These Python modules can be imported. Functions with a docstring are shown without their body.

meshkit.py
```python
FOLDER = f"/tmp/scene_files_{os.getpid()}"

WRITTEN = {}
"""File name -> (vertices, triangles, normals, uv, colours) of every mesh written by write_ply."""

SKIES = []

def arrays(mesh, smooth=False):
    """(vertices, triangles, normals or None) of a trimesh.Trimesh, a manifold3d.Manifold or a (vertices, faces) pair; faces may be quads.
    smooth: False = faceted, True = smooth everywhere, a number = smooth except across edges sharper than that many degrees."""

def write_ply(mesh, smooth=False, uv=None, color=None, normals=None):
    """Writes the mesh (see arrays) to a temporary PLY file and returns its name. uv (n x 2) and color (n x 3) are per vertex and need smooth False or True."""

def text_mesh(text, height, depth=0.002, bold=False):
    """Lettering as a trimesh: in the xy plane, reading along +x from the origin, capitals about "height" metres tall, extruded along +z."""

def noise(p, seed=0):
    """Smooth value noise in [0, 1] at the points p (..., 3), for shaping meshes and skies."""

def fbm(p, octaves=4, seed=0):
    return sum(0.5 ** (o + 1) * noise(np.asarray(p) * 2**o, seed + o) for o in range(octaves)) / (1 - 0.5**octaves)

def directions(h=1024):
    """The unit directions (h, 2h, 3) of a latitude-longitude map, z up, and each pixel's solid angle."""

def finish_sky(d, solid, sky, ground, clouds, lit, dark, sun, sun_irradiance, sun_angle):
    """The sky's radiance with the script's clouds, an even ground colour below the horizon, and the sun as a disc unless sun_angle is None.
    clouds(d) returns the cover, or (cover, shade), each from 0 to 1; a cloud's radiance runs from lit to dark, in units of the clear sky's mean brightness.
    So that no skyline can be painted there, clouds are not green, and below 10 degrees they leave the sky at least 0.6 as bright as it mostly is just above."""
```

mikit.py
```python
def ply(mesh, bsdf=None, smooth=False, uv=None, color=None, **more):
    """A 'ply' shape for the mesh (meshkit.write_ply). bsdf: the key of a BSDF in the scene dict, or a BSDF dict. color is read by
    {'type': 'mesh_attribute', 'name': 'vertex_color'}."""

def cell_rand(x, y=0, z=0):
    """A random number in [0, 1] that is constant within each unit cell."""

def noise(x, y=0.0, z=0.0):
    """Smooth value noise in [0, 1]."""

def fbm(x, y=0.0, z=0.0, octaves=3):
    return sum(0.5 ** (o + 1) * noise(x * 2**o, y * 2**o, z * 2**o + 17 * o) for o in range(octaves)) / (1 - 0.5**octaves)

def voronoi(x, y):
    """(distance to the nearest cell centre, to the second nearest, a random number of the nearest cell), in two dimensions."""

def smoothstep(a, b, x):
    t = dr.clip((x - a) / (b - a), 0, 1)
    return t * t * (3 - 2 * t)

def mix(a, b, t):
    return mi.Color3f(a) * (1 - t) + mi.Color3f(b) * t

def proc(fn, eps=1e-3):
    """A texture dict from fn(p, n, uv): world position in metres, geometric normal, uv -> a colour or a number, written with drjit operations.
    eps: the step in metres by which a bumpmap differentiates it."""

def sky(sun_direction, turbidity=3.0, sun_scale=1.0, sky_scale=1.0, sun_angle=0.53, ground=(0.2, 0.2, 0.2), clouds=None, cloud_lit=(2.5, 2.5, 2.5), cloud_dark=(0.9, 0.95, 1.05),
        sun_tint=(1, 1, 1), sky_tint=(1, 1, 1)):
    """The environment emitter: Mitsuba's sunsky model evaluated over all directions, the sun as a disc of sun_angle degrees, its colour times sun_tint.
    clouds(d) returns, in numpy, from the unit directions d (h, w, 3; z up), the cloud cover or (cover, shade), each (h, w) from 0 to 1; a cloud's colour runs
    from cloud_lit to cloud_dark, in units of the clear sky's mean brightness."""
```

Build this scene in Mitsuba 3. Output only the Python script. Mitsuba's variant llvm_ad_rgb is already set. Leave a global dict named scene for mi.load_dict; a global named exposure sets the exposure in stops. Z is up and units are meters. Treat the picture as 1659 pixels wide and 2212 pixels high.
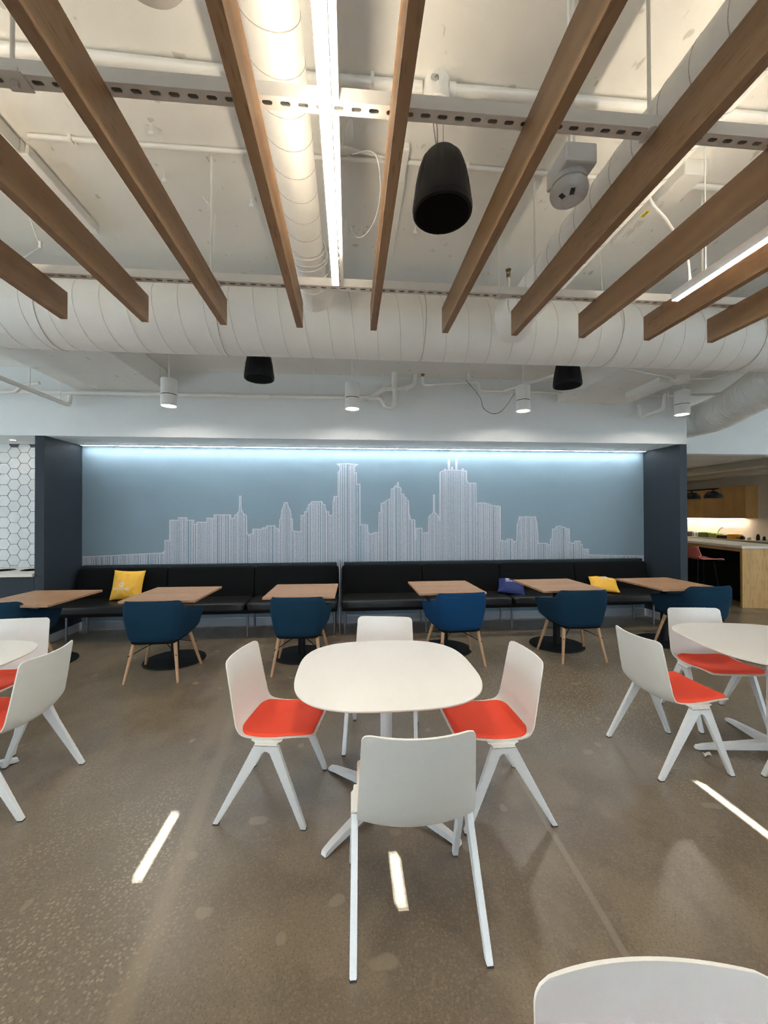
import math, random, numpy as np, trimesh, mitsuba as mi, mikit, meshkit
import drjit as dr
import shapely.geometry as sg
from shapely.ops import unary_union
from mikit import proc, noise, fbm, voronoi, smoothstep, mix

random.seed(7)
RNG = np.random.default_rng(7)
T = mi.ScalarTransform4f
PI = math.pi
scene, labels = {}, {}

# ---------------------------------------------------------------- camera, sky, sun, exposure
exposure = 2.0
scene['camera'] = {'type': 'perspective', 'fov': 2 * math.degrees(math.atan(829.5 / 866.1)), 'fov_axis': 'x', 'near_clip': 0.05, 'far_clip': 60.0,
                   'to_world': T().look_at(origin=[0, 0, 1.58], target=[0.08649, 0.99622, 1.58834], up=[0.00237, -0.00858, 0.99996])}
SUN_ELEV = math.radians(18)
SKY = 11.0
scene['sky'] = {**mikit.sky((0.0, -math.cos(SUN_ELEV), math.sin(SUN_ELEV)), turbidity=3.0, sun_scale=0.0, sky_scale=SKY, sun_angle=None, ground=(0.3, 0.3, 0.3), clouds=lambda d: (np.full(d.shape[:2], .7), np.full(d.shape[:2], .3))), 'sampling_weight': 9.0}
for _i, (_a, _b) in enumerate(((0, 0), (.045, .03), (-.045, -.03))):   # the sun's disc, in three directions
    _e, _h = SUN_ELEV + math.radians(_b), math.radians(_a)
    scene['sun' if not _i else f'sun_{_i:03d}'] = {'type': 'directional', 'direction': [math.sin(_h), math.cos(_e), -math.sin(_e)], 'irradiance': {'type': 'rgb', 'value': [11.0, 13.2, 15.5]}, 'sampling_weight': 1.3}
LED_DOWN, LED_UP, PENDANT, COVE = 43.0, 26.0, 76.0, 9.5


def rgb(*c):
    return {'type': 'rgb', 'value': list(c)}


def mat(name, color, rough=0.5, spec=0.5, **kw):
    scene[name] = {'type': 'principled', 'base_color': color if isinstance(color, dict) else rgb(*color), 'roughness': rough, 'specular': spec, **kw}
    return name


def wrap2(name):
    scene[name] = {'type': 'twosided', 'bsdf': scene[name]}
    return name


# ---------------------------------------------------------------- materials
def floor_col(p, n, uv):
    f1, f2, r = voronoi(p.x * 62, p.y * 62)
    g1, g2, q = voronoi(p.x * 140 + 7, p.y * 140)
    big = fbm(p.x * 0.9 + 3.1, p.y * 0.7 + 1.7, 0.3, 4)
    mid = fbm(p.x * 5 + 9, p.y * 4, 2.0, 3)
    expo = smoothstep(0.47, 0.68, big + 0.25 * (mid - 0.5))
    stone = (1 - smoothstep(0.28, 0.42, f1)) * smoothstep(0.30, 0.8, r)
    dark = (1 - smoothstep(0.25, 0.4, g1)) * smoothstep(0.74, 0.82, q)
    lite = (1 - smoothstep(0.25, 0.4, g1)) * smoothstep(0.5, 0.6, 1 - q) * (1 - smoothstep(0.6, 0.75, 1 - q))
    base = mix((0.150, 0.118, 0.086), (0.205, 0.166, 0.120), smoothstep(0.3, 0.7, mid))
    base = mix(base, (0.175, 0.148, 0.112), smoothstep(0.35, 0.6, big))
    base = mix(base, (0.36, 0.315, 0.235), stone * (0.13 + 0.67 * expo))
    base = mix(base, (0.33, 0.28, 0.2), lite * 0.35)
    base = mix(base, (0.06, 0.05, 0.04), dark * 0.38)
    patch, _, pr = voronoi(p.x * 2.3 + 0.4 * mid, p.y * 2.1)
    base = mix(base, (0.30, 0.26, 0.195), (1 - smoothstep(0.06, 0.085, patch + 0.03 * mid)) * smoothstep(0.45, 0.5, pr) * 0.55)
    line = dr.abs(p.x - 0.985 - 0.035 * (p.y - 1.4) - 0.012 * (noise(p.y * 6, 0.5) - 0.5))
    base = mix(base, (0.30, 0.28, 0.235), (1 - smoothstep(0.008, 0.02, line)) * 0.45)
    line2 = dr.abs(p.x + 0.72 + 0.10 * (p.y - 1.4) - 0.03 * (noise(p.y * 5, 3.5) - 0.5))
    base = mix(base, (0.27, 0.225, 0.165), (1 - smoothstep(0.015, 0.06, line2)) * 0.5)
    return base * mi.Color3f(0.77, 0.70, 0.61)


def floor_rough(p, n, uv):
    return 0.24 + 0.22 * fbm(p.x * 1.7, p.y * 1.7, 5.0, 3)


def oak(a, b):
    def fn(p, n, uv):
        q = (p.x, p.y, p.z)
        u, v = q[a], (q[b] + p.z * 0.63 + 0.31 * q[3 - a - b] if b != 2 else p.z + 0.31 * q[3 - a - b])
        w = fbm(u * 1.3, v * 9, 1.0, 3)
        rings = dr.sin((v * 55 + w * 9)) * 0.5 + 0.5
        pore = noise(u * 22, v * 420, q[3 - a - b] * 90)
        tone = noise(dr.floor(q[3 - a - b] * 2.46 + 0.16) * 3.7, u * 0.35, 4.4)
        c = mix((0.36, 0.205, 0.098), (0.27, 0.148, 0.068), rings * 0.55 + 0.25 * w)
        c = mix(c, (0.15, 0.078, 0.034), smoothstep(0.62, 0.9, pore) * 0.5)
        return c * mi.Color3f(.95, .92, .86) * (0.52 + 0.22 * tone)
    return fn


oak_y = oak(1, 2)


def oak_t(p, n, uv):
    w = fbm(p.x * 1.1, p.y * 7.0, 1.0, 3)
    pore = noise(p.x * 16, p.y * 260, 2.0)
    c = mix((0.32, 0.178, 0.094), (0.255, 0.137, 0.069), w)
    return mix(c, (0.19, 0.105, 0.055), smoothstep(0.6, 0.9, pore) * 0.5)



def oak_c(p, n, uv):
    w = fbm(p.y * 9.0 + p.x * 9.0, p.z * 1.2, 1.0, 3)
    pore = noise(p.y * 150 + p.x * 150, p.z * 9, 2.0)
    c = mix((0.46, 0.27, 0.095), (0.37, 0.205, 0.066), w)
    return mix(c, (0.25, 0.13, 0.045), smoothstep(0.6, 0.9, pore) * 0.45)


def ceil_col(p, n, uv):
    w = fbm(p.x * 1.2, p.y * 1.2, 0.0, 4)
    spot = noise(p.x * 17, p.y * 17, 3.0)
    sp2 = noise(p.x * 60, p.y * 25, 9.0)
    c = mix((0.67, 0.65, 0.60), (0.73, 0.715, 0.665), w)
    return mix(c, (0.30, 0.27, 0.22), smoothstep(0.84, 0.92, spot) * smoothstep(0.6, 0.8, sp2) * 0.5)


def ceil_bump(p, n, uv):
    return fbm(p.x * 3, p.y * 3, p.z, 4) * 1.0 + 0.12 * noise(p.x * 40, p.y * 40, p.z * 40)


def cloth_bump(p, n, uv):
    return noise(p.x * 420, p.y * 420, p.z * 420)


mat('m_floor', proc(floor_col), proc(floor_rough), 0.45)
mat('m_oak', proc(oak_y), 0.5, 0.35)
mat('m_oak_table', proc(oak_t), 0.42, 0.4)
mat('m_oak_cabinet', proc(oak_c), 0.5, 0.3)
mat('m_leg_wood', (0.40, 0.235, 0.125), 0.45, 0.4)
scene['m_ceiling'] = {'type': 'bumpmap', 'bump': proc(ceil_bump, 4e-3), 'scale': 0.012, 'nested': {'type': 'principled', 'base_color': proc(ceil_col), 'roughness': 0.75, 'specular': 0.2}}
mat('m_pipe', (0.72, 0.705, 0.655), 0.5, 0.4)
mat('m_duct', (0.80, 0.79, 0.745), 0.55, 0.35)
mat('m_seam', (0.46, 0.44, 0.40), 0.6, 0.3)
mat('m_spiral', (0.62, 0.61, 0.57), 0.6, 0.3)
mat('m_strut', (0.68, 0.67, 0.64), 0.45, 0.45)
mat('m_header', (0.68, 0.70, 0.69), 0.8, 0.2)
mat('m_mural', (0.178, 0.246, 0.290), 0.8, 0.15)
mat('m_print', (0.44, 0.455, 0.51), 0.8, 0.15)
mat('m_charcoal', (0.020, 0.026, 0.031), 0.55, 0.15)
mat('m_base', (0.52, 0.53, 0.54), 0.5, 0.4)
mat('m_base_grey', (0.25, 0.27, 0.29), 0.5, 0.4)
mat('m_black', (0.006, 0.006, 0.006), 0.5, 0.12)
mat('m_black_fabric', (0.006, 0.006, 0.006), 0.9, 0.04)
mat('m_leather', (0.006, 0.0055, 0.005), 0.42, 0.3)
mat('m_rail', (0.010, 0.016, 0.018), 0.6, 0.15)
mat('m_chrome', (0.16, 0.165, 0.175), 0.3, 0.5, metallic=0.9)
mat('m_white', (0.645, 0.63, 0.575), 0.45, 0.3)
mat('m_white_table', (0.63, 0.60, 0.55), 0.38, 0.4)
mat('m_white_leg', (0.68, 0.69, 0.68), 0.4, 0.4)
mat('m_rubber', (0.03, 0.028, 0.026), 0.7, 0.2)
scene['m_red'] = {'type': 'bumpmap', 'bump': proc(cloth_bump, 5e-4), 'scale': 0.0006, 'nested': {'type': 'principled', 'base_color': rgb(0.66, 0.060, 0.026), 'roughness': 0.85, 'specular': 0.2, 'sheen': 0.3}}
mat('m_blue', (0.0075, 0.0235, 0.040), 0.95, 0.05)
mat('m_blue_bright', (0.0065, 0.031, 0.078), 0.95, 0.06)
mat('m_yellow', (0.74, 0.40, 0.045), 0.6, 0.3)
mat('m_navy', (0.010, 0.018, 0.085), 0.7, 0.3)
mat('m_letter', (0.80, 0.78, 0.72), 0.7, 0.2)
mat('m_tile', (0.58, 0.59, 0.575), 0.28, 0.5)
mat('m_tile_b', (0.54, 0.555, 0.545), 0.28, 0.5)
mat('m_grout', (0.09, 0.09, 0.088), 0.9, 0.1)
mat('m_stone_top', (0.62, 0.58, 0.50), 0.3, 0.5)
mat('m_kitchen_wall', (0.55, 0.51, 0.44), 0.8, 0.2)
mat('m_kitchen_tile', (0.60, 0.575, 0.52), 0.8, 0.2)
mat('m_coral', (0.36, 0.085, 0.060), 0.5, 0.4)
mat('m_sensor', (0.55, 0.57, 0.58), 0.5, 0.4)
mat('m_tag', (0.80, 0.62, 0.03), 0.6, 0.2)
mat('m_ink', (0.04, 0.04, 0.04), 0.7, 0.2)
mat('m_brass', (0.20, 0.13, 0.05), 0.4, 0.5, metallic=0.7)
mat('m_green', (0.10, 0.14, 0.045), 0.6, 0.3)
mat('m_lime', (0.36, 0.40, 0.08), 0.6, 0.3)
mat('m_wire', (0.12, 0.12, 0.12), 0.5, 0.4)
mat('m_shade', (0.60, 0.60, 0.58), 0.8, 0.1)
for _k, _c in (('m_roller', (0.12, 0.122, 0.122)), ('m_roller_side', (0.86, 0.94, 0.98))):
    scene[_k] = {'type': 'principledthin', 'base_color': rgb(*_c), 'roughness': 0.9, 'diff_trans': 1.9, 'spec_trans': 0.0}
for _k in ('m_white', 'm_print', 'm_letter', 'm_seam', 'm_spiral', 'm_duct', 'm_strut', 'm_black', 'm_blue', 'm_blue_bright', 'm_coral', 'm_shade'):
    wrap2(_k)


# ---------------------------------------------------------------- mesh helpers
def cat(*ms):
    ms = [m for m in ms if m is not None]
    return trimesh.util.concatenate([trimesh.Trimesh(m.vertices, m.faces, process=False) for m in ms])


def box(x0, x1, y0, y1, z0, z1, b=0.0):
    x0, x1, y0, y1, z0, z1 = min(x0, x1), max(x0, x1), min(y0, y1), max(y0, y1), min(z0, z1), max(z0, z1)
    if not b:
        m = trimesh.creation.box(extents=[x1 - x0, y1 - y0, z1 - z0])
        m.apply_translation([(x0 + x1) / 2, (y0 + y1) / 2, (z0 + z1) / 2])
        return m
    pts = []
    for x, sx in ((x0, 1), (x1, -1)):
        for y, sy in ((y0, 1), (y1, -1)):
            for z, sz in ((z0, 1), (z1, -1)):
                pts += [(x, y + sy * b, z + sz * b), (x + sx * b, y, z + sz * b), (x + sx * b, y + sy * b, z)]
    return trimesh.convex.convex_hull(np.array(pts))


def frame(d):
    d = np.asarray(d, float) / np.linalg.norm(d)
    a = np.array([0, 0, 1.0]) if abs(d[2]) < 0.9 else np.array([1.0, 0, 0])
    u = np.cross(d, a)
    u /= np.linalg.norm(u)
    return u, np.cross(d, u), d


def rod(p0, p1, r0, r1=None, n=14):
    r1 = r0 if r1 is None else r1
    p0, p1 = np.asarray(p0, float), np.asarray(p1, float)
    u, v, _ = frame(p1 - p0)
    a = np.arange(n) * 2 * PI / n
    ring = np.cos(a)[:, None] * u + np.sin(a)[:, None] * v
    vs = np.vstack([p0 + ring * r0, p1 + ring * r1, [p0], [p1]])
    fs = []
    for i in range(n):
        j = (i + 1) % n
        fs += [(i, j, n + j), (i, n + j, n + i), (2 * n, j, i), (2 * n + 1, n + i, n + j)]
    m = trimesh.Trimesh(vs, fs, process=False)
    if m.volume < 0:
        m.invert()
    return m


def smooth_path(pts, n=8):
    pts = np.asarray(pts, float)
    P = np.vstack([2 * pts[0] - pts[1], pts, 2 * pts[-1] - pts[-2]])
    out = []
    for i in range(1, len(P) - 2):
        for t in np.arange(n) / n:
            a, b, c, d = P[i - 1], P[i], P[i + 1], P[i + 2]
            out.append(0.5 * (2 * b + (c - a) * t + (2 * a - 5 * b + 4 * c - d) * t * t + (3 * b - a - 3 * c + d) * t ** 3))
    return np.array(out + [pts[-1]])


def tube(path, r, n=8, caps=True):
    path = np.asarray(path, float)
    r = np.broadcast_to(np.asarray(r, float), (len(path),))
    tang = np.gradient(path, axis=0)
    tang /= np.maximum(np.linalg.norm(tang, axis=1, keepdims=True), 1e-9)
    u, v, _ = frame(tang[0])
    a = np.arange(n) * 2 * PI / n
    vs = []
    for k in range(len(path)):
        u = u - tang[k] * (u @ tang[k])
        u /= np.linalg.norm(u)
        v = np.cross(tang[k], u)
        vs.append(path[k] + r[k] * (np.cos(a)[:, None] * u + np.sin(a)[:, None] * v))
    vs = np.vstack(vs)
    fs = []
    for k in range(len(path) - 1):
        for i in range(n):
            j = (i + 1) % n
            p, q = k * n, (k + 1) * n
            fs += [(p + i, p + j, q + j), (p + i, q + j, q + i)]
    if caps:
        c0, c1 = len(vs), len(vs) + 1
        vs = np.vstack([vs, path[0], path[-1]])
        q = (len(path) - 1) * n
        for i in range(n):
            j = (i + 1) % n
            fs += [(c0, j, i), (c1, q + i, q + j)]
    return trimesh.Trimesh(vs, fs, process=False)


def elbows(pts, r, bend=None, n=10):
    """A pipe through corner points with rounded bends."""
    pts = [np.asarray(p, float) for p in pts]
    bend = bend or 2.2 * r
    path = [pts[0]]
    for a, b, c in zip(pts, pts[1:], pts[2:]):
        d0, d1 = (a - b) / np.linalg.norm(a - b), (c - b) / np.linalg.norm(c - b)
        k = min(bend, 0.45 * np.linalg.norm(a - b), 0.45 * np.linalg.norm(c - b))
        for t in np.linspace(0, 1, 6):
            path.append((1 - t) ** 2 * (b + d0 * k) + 2 * t * (1 - t) * b + t * t * (b + d1 * k))
    path.append(pts[-1])
    return tube(path, r, n)


def lathe(profile, n=32, at=(0, 0, 0)):
    """Profile [(r, z)...] from bottom to top (outside), revolved about z."""
    pr = np.asarray(profile, float)
    a = np.arange(n) * 2 * PI / n
    vs = np.vstack([np.stack([r * np.cos(a), r * np.sin(a), np.full(n, z)], 1) for r, z in pr])
    fs = []
    for k in range(len(pr) - 1):
        for i in range(n):
            j = (i + 1) % n
            p, q = k * n, (k + 1) * n
            fs += [(p + i, p + j, q + j), (p + i, q + j, q + i)]
    m = trimesh.Trimesh(vs, fs, process=False)
    m.merge_vertices()
    m.update_faces(m.nondegenerate_faces())
    m.apply_translation(at)
    return m


def prism(poly, h, z=0.0):
    if not isinstance(poly, (sg.Polygon, sg.MultiPolygon)):
        poly = sg.Polygon(poly)
    parts = [trimesh.creation.extrude_polygon(g, h, engine='earcut') for g in getattr(poly, 'geoms', [poly])]
    m = cat(*parts)
    m.apply_translation([0, 0, z])
    return m


def move(m, M):
    m = trimesh.Trimesh(m.vertices.copy(), m.faces.copy(), process=False)
    m.apply_transform(np.asarray(M, float))
    return m


def axes(o, x, y, z):
    M = np.eye(4)
    M[:3, 0], M[:3, 1], M[:3, 2], M[:3, 3] = x, y, z, o
    return M


def blob(c, h, e=(0.35, 0.35, 0.5), sub=4):
    """A puffy rounded box: superellipsoid with half sizes h."""
    m = trimesh.creation.icosphere(subdivisions=sub)
    v = m.vertices
    e = np.asarray(e)
    p = np.sign(v) * np.abs(v) ** e
    k = np.max(np.abs(p), axis=1, keepdims=True)
    p = p / np.maximum(k, 1e-9) * (0.5 * k + 0.5 * np.minimum(k, 1.0))
    return trimesh.Trimesh(p * np.asarray(h) + np.asarray(c), m.faces, process=False)


def sheet(top, bot):
    """Closed thin solid from two (n, m, 3) grids."""
    n, m = top.shape[:2]
    idx = np.arange(n * m).reshape(n, m)
    q = lambda g: np.stack([g[:-1, :-1], g[1:, :-1], g[1:, 1:], g[:-1, 1:]], -1).reshape(-1, 4)
    t = q(idx)
    f = [t[:, [0, 1, 2]], t[:, [0, 2, 3]], t[:, [0, 2, 1]] + n * m, t[:, [0, 3, 2]] + n * m]
    ring = np.concatenate([idx[:-1, 0], idx[-1, :-1], idx[::-1, -1][:-1], idx[0, ::-1][:-1]])
    r2 = np.roll(ring, -1)
    o = n * m
    f += [np.stack([ring, ring + o, r2], 1), np.stack([r2, ring + o, r2 + o], 1)]
    mm = trimesh.Trimesh(np.vstack([top.reshape(-1, 3), bot.reshape(-1, 3)]), np.vstack(f), process=False)
    mm.merge_vertices()
    mm.update_faces(mm.nondegenerate_faces())
    if mm.volume < 0:
        mm.invert()
    return mm


# ---------------------------------------------------------------- scene helpers
USED = {}


def numbered(key):
    if key not in USED:
        USED[key] = 0
        return key
    while True:
        USED[key] += 1
        k = f'{key}_{USED[key]:03d}'
        if k not in USED:
            USED[k] = 0
            return k


def S(mesh, bsdf, smooth=False, **kw):
    return mikit.ply(mesh, bsdf, smooth=smooth, **kw)


def place(x=0, y=0, z=0, rot=0):
    return T().translate([x, y, z]).rotate([0, 0, 1], rot)


def thing(name, label, category=None, group=None, kind=None):
    k = numbered(name)
    labels[k] = {'label': label}
    if category:
        labels[k]['category'] = category
    if group:
        labels[k]['group'] = group
    if kind:
        labels[k]['kind'] = kind
    return k


def part(parent, name, shape, M=None, label=None, kind=None):
    k = numbered(f'{parent}__{name}')
    scene[k] = {**shape, 'to_world': M} if M is not None else shape
    if label or kind:
        labels[k] = {a: b for a, b in (('label', label), ('kind', kind)) if b}
    return k


def solo(name, shape, label, category, group=None, M=None):
    k = thing(name, label, category, group)
    scene[k] = {**shape, 'to_world': M} if M is not None else shape
    return k


def struct(name, shape, label=None):
    scene[name] = shape
    USED[name] = 0
    labels[name] = {'kind': 'structure'}
    if label:
        labels[name]['label'] = label
    return name


def glow(mesh, color, watt, base='m_shade', weight=1.0):
    return mikit.ply(mesh, base, emitter={'type': 'area', 'sampling_weight': weight, 'radiance': rgb(*[c * watt for c in color])})


def assemble(parts, name, label, category, group, M):
    """One thing from prepared parts [(name, shape, sub parts)...] under the transform M."""
    k = thing(name, label, category, group)
    for pn, shape, subs in parts:
        pk = part(k, pn, shape, M)
        for sn, sh in subs:
            part(pk, sn, sh, M)
    return k


WARM, NEUTRAL, COOL = (1.0, 0.86, 0.66), (1.0, 0.93, 0.82), (0.86, 0.96, 1.0)

# ---------------------------------------------------------------- the setting
XL, XR, YB, ZC = -6.5, 10.6, -7.0, 3.41
YH, YM, RL, RR = 5.25, 5.95, -3.72, 4.63          # header face, mural face, recess sides
struct('floor', S(box(XL - .1, XR + .1, YB - .1, 13.1, -0.12, 0.0), 'm_floor'), 'polished brown concrete floor with pale exposed aggregate')
struct('ceiling', S(box(XL - .1, XR + .1, YB - .04, 6.22, ZC, ZC + .15), 'm_ceiling'), 'painted rough cream concrete ceiling slab')
part('ceiling', 'concrete_drop', S(box(-3.36, -2.28, 3.55, YH, 3.15, ZC, .012), 'm_ceiling'))
part('ceiling', 'concrete_drop', S(box(2.84, 3.84, 3.55, YH, 3.11, ZC, .012), 'm_ceiling'))

# rear window wall behind the camera: translucent roller shades, and three narrow gaps that let sun strips in
_rear = sg.box(XL - .1, -0.1, XR + .1, ZC + .05)
WIN = [(-6.4, -5.0), (-4.9, -3.0), (-2.9, -1.0), (-.85, .13), (.28, 1.97), (2.13, 4.0), (4.1, 6.0), (6.1, 8.2), (8.3, 10.5)]
for a, b in WIN:
    _rear = _rear.difference(sg.box(a, 0.35, b, 3.28))
for x, z0, z1 in ((-0.924, 2.873, 3.014), (0.206, 2.80, 2.896), (2.050, 2.79, 3.005)):
    _rear = _rear.difference(sg.box(x - .021, z0, x + .021, z1))
struct('wall_rear', S(move(prism(_rear, 0.04), axes((0, YB, 0), (1, 0, 0), (0, 0, 1), (0, -1, 0))), 'm_header'))
for i, (a, b) in enumerate(WIN):
    fr = sg.box(a, .35, b, 3.28).difference(sg.box(a + .04, .39, b - .04, 3.24))
    w_ = struct(f'window_{i + 1}', S(move(prism(fr, 0.05), axes((0, YB - .002, 0), (1, 0, 0), (0, 0, 1), (0, -1, 0))), 'm_strut'))
    q_ = np.array([[a + .03, YB - .03, .38], [b - .03, YB - .03, .38], [b - .03, YB - .03, 3.25], [a + .03, YB - .03, 3.25]])
    part(w_, 'roller_shade', S((q_, [[0, 1, 2], [0, 2, 3]]), 'm_roller'))
def side_wall(x, name, y1, outward, wins, first):
    poly = sg.box(YB, -0.1, y1, ZC)
    for a, b in wins:
        poly = poly.difference(sg.box(a, .35, b, 3.28))
    M = axes((x, 0, 0), (0, 1, 0), (0, 0, 1), (1, 0, 0)) if outward > 0 else axes((x - .1, 0, 0), (0, 1, 0), (0, 0, 1), (1, 0, 0))
    struct(name, S(move(prism(poly, .1), M), 'm_header' if outward < 0 else 'm_kitchen_wall'))
    for i, (a, b) in enumerate(wins):
        xx = x + .05 * outward
        w_ = struct(f'window_{first + i}', S(cat(box(xx - .02, xx + .02, a, a + .05, .35, 3.28), box(xx - .02, xx + .02, b - .05, b, .35, 3.28), box(xx - .02, xx + .02, a, b, .35, .40), box(xx - .02, xx + .02, a, b, 3.23, 3.28)), 'm_strut'))
        q_ = np.array([[xx, a + .03, .38], [xx, b - .03, .38], [xx, b - .03, 3.25], [xx, a + .03, 3.25]])
        part(w_, 'roller_shade', S((q_, [[0, 1, 2], [0, 2, 3]]), 'm_roller_side'))


side_wall(XL, 'wall_left', 6.1, -1, [(-6.6, -4.2), (-4.0, -1.6), (-1.4, 1.0), (1.2, 3.0), (3.2, 4.9)], 10)
side_wall(XR, 'wall_right', 13.1, 1, [(-6.6, -4.2), (-4.0, -1.6), (-1.4, 1.0), (1.2, 3.4), (3.6, 5.8)], 15)

struct('wall_header', S(box(XL, 4.74, YH, 6.05, 2.57, ZC), 'm_header'), 'pale cool white header wall over the seating recess')
struct('wall_back', S(box(RL - .12, RR + .12, YM, YM + .1, 0, 2.57), 'm_mural'), 'blue recess wall printed with a striped city skyline')
struct('wall_recess_left', S(box(RL - .11, RL, YH, YM, 0, 2.57, .002), 'm_charcoal'), 'charcoal panel closing the left end of the recess')
struct('wall_recess_right', S(box(RR, RR + .11, YH, 6.05, 0, 2.57, .002), 'm_charcoal'), 'charcoal panel closing the right end of the recess')
struct('baseboard_back', S(cat(box(RL, RR, YM - .014, YM, 0, .10), box(RL, RR, YM - .018, YM, .1, .112)), 'm_base_grey'))
struct('baseboard_left', S(box(RL, RL + .014, YH + .04, YM - .014, 0, .11, .003), 'm_base'))
struct('baseboard_right', S(box(RR - .014, RR, YH + .04, YM - .014, 0, .11, .003), 'm_base'))

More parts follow.
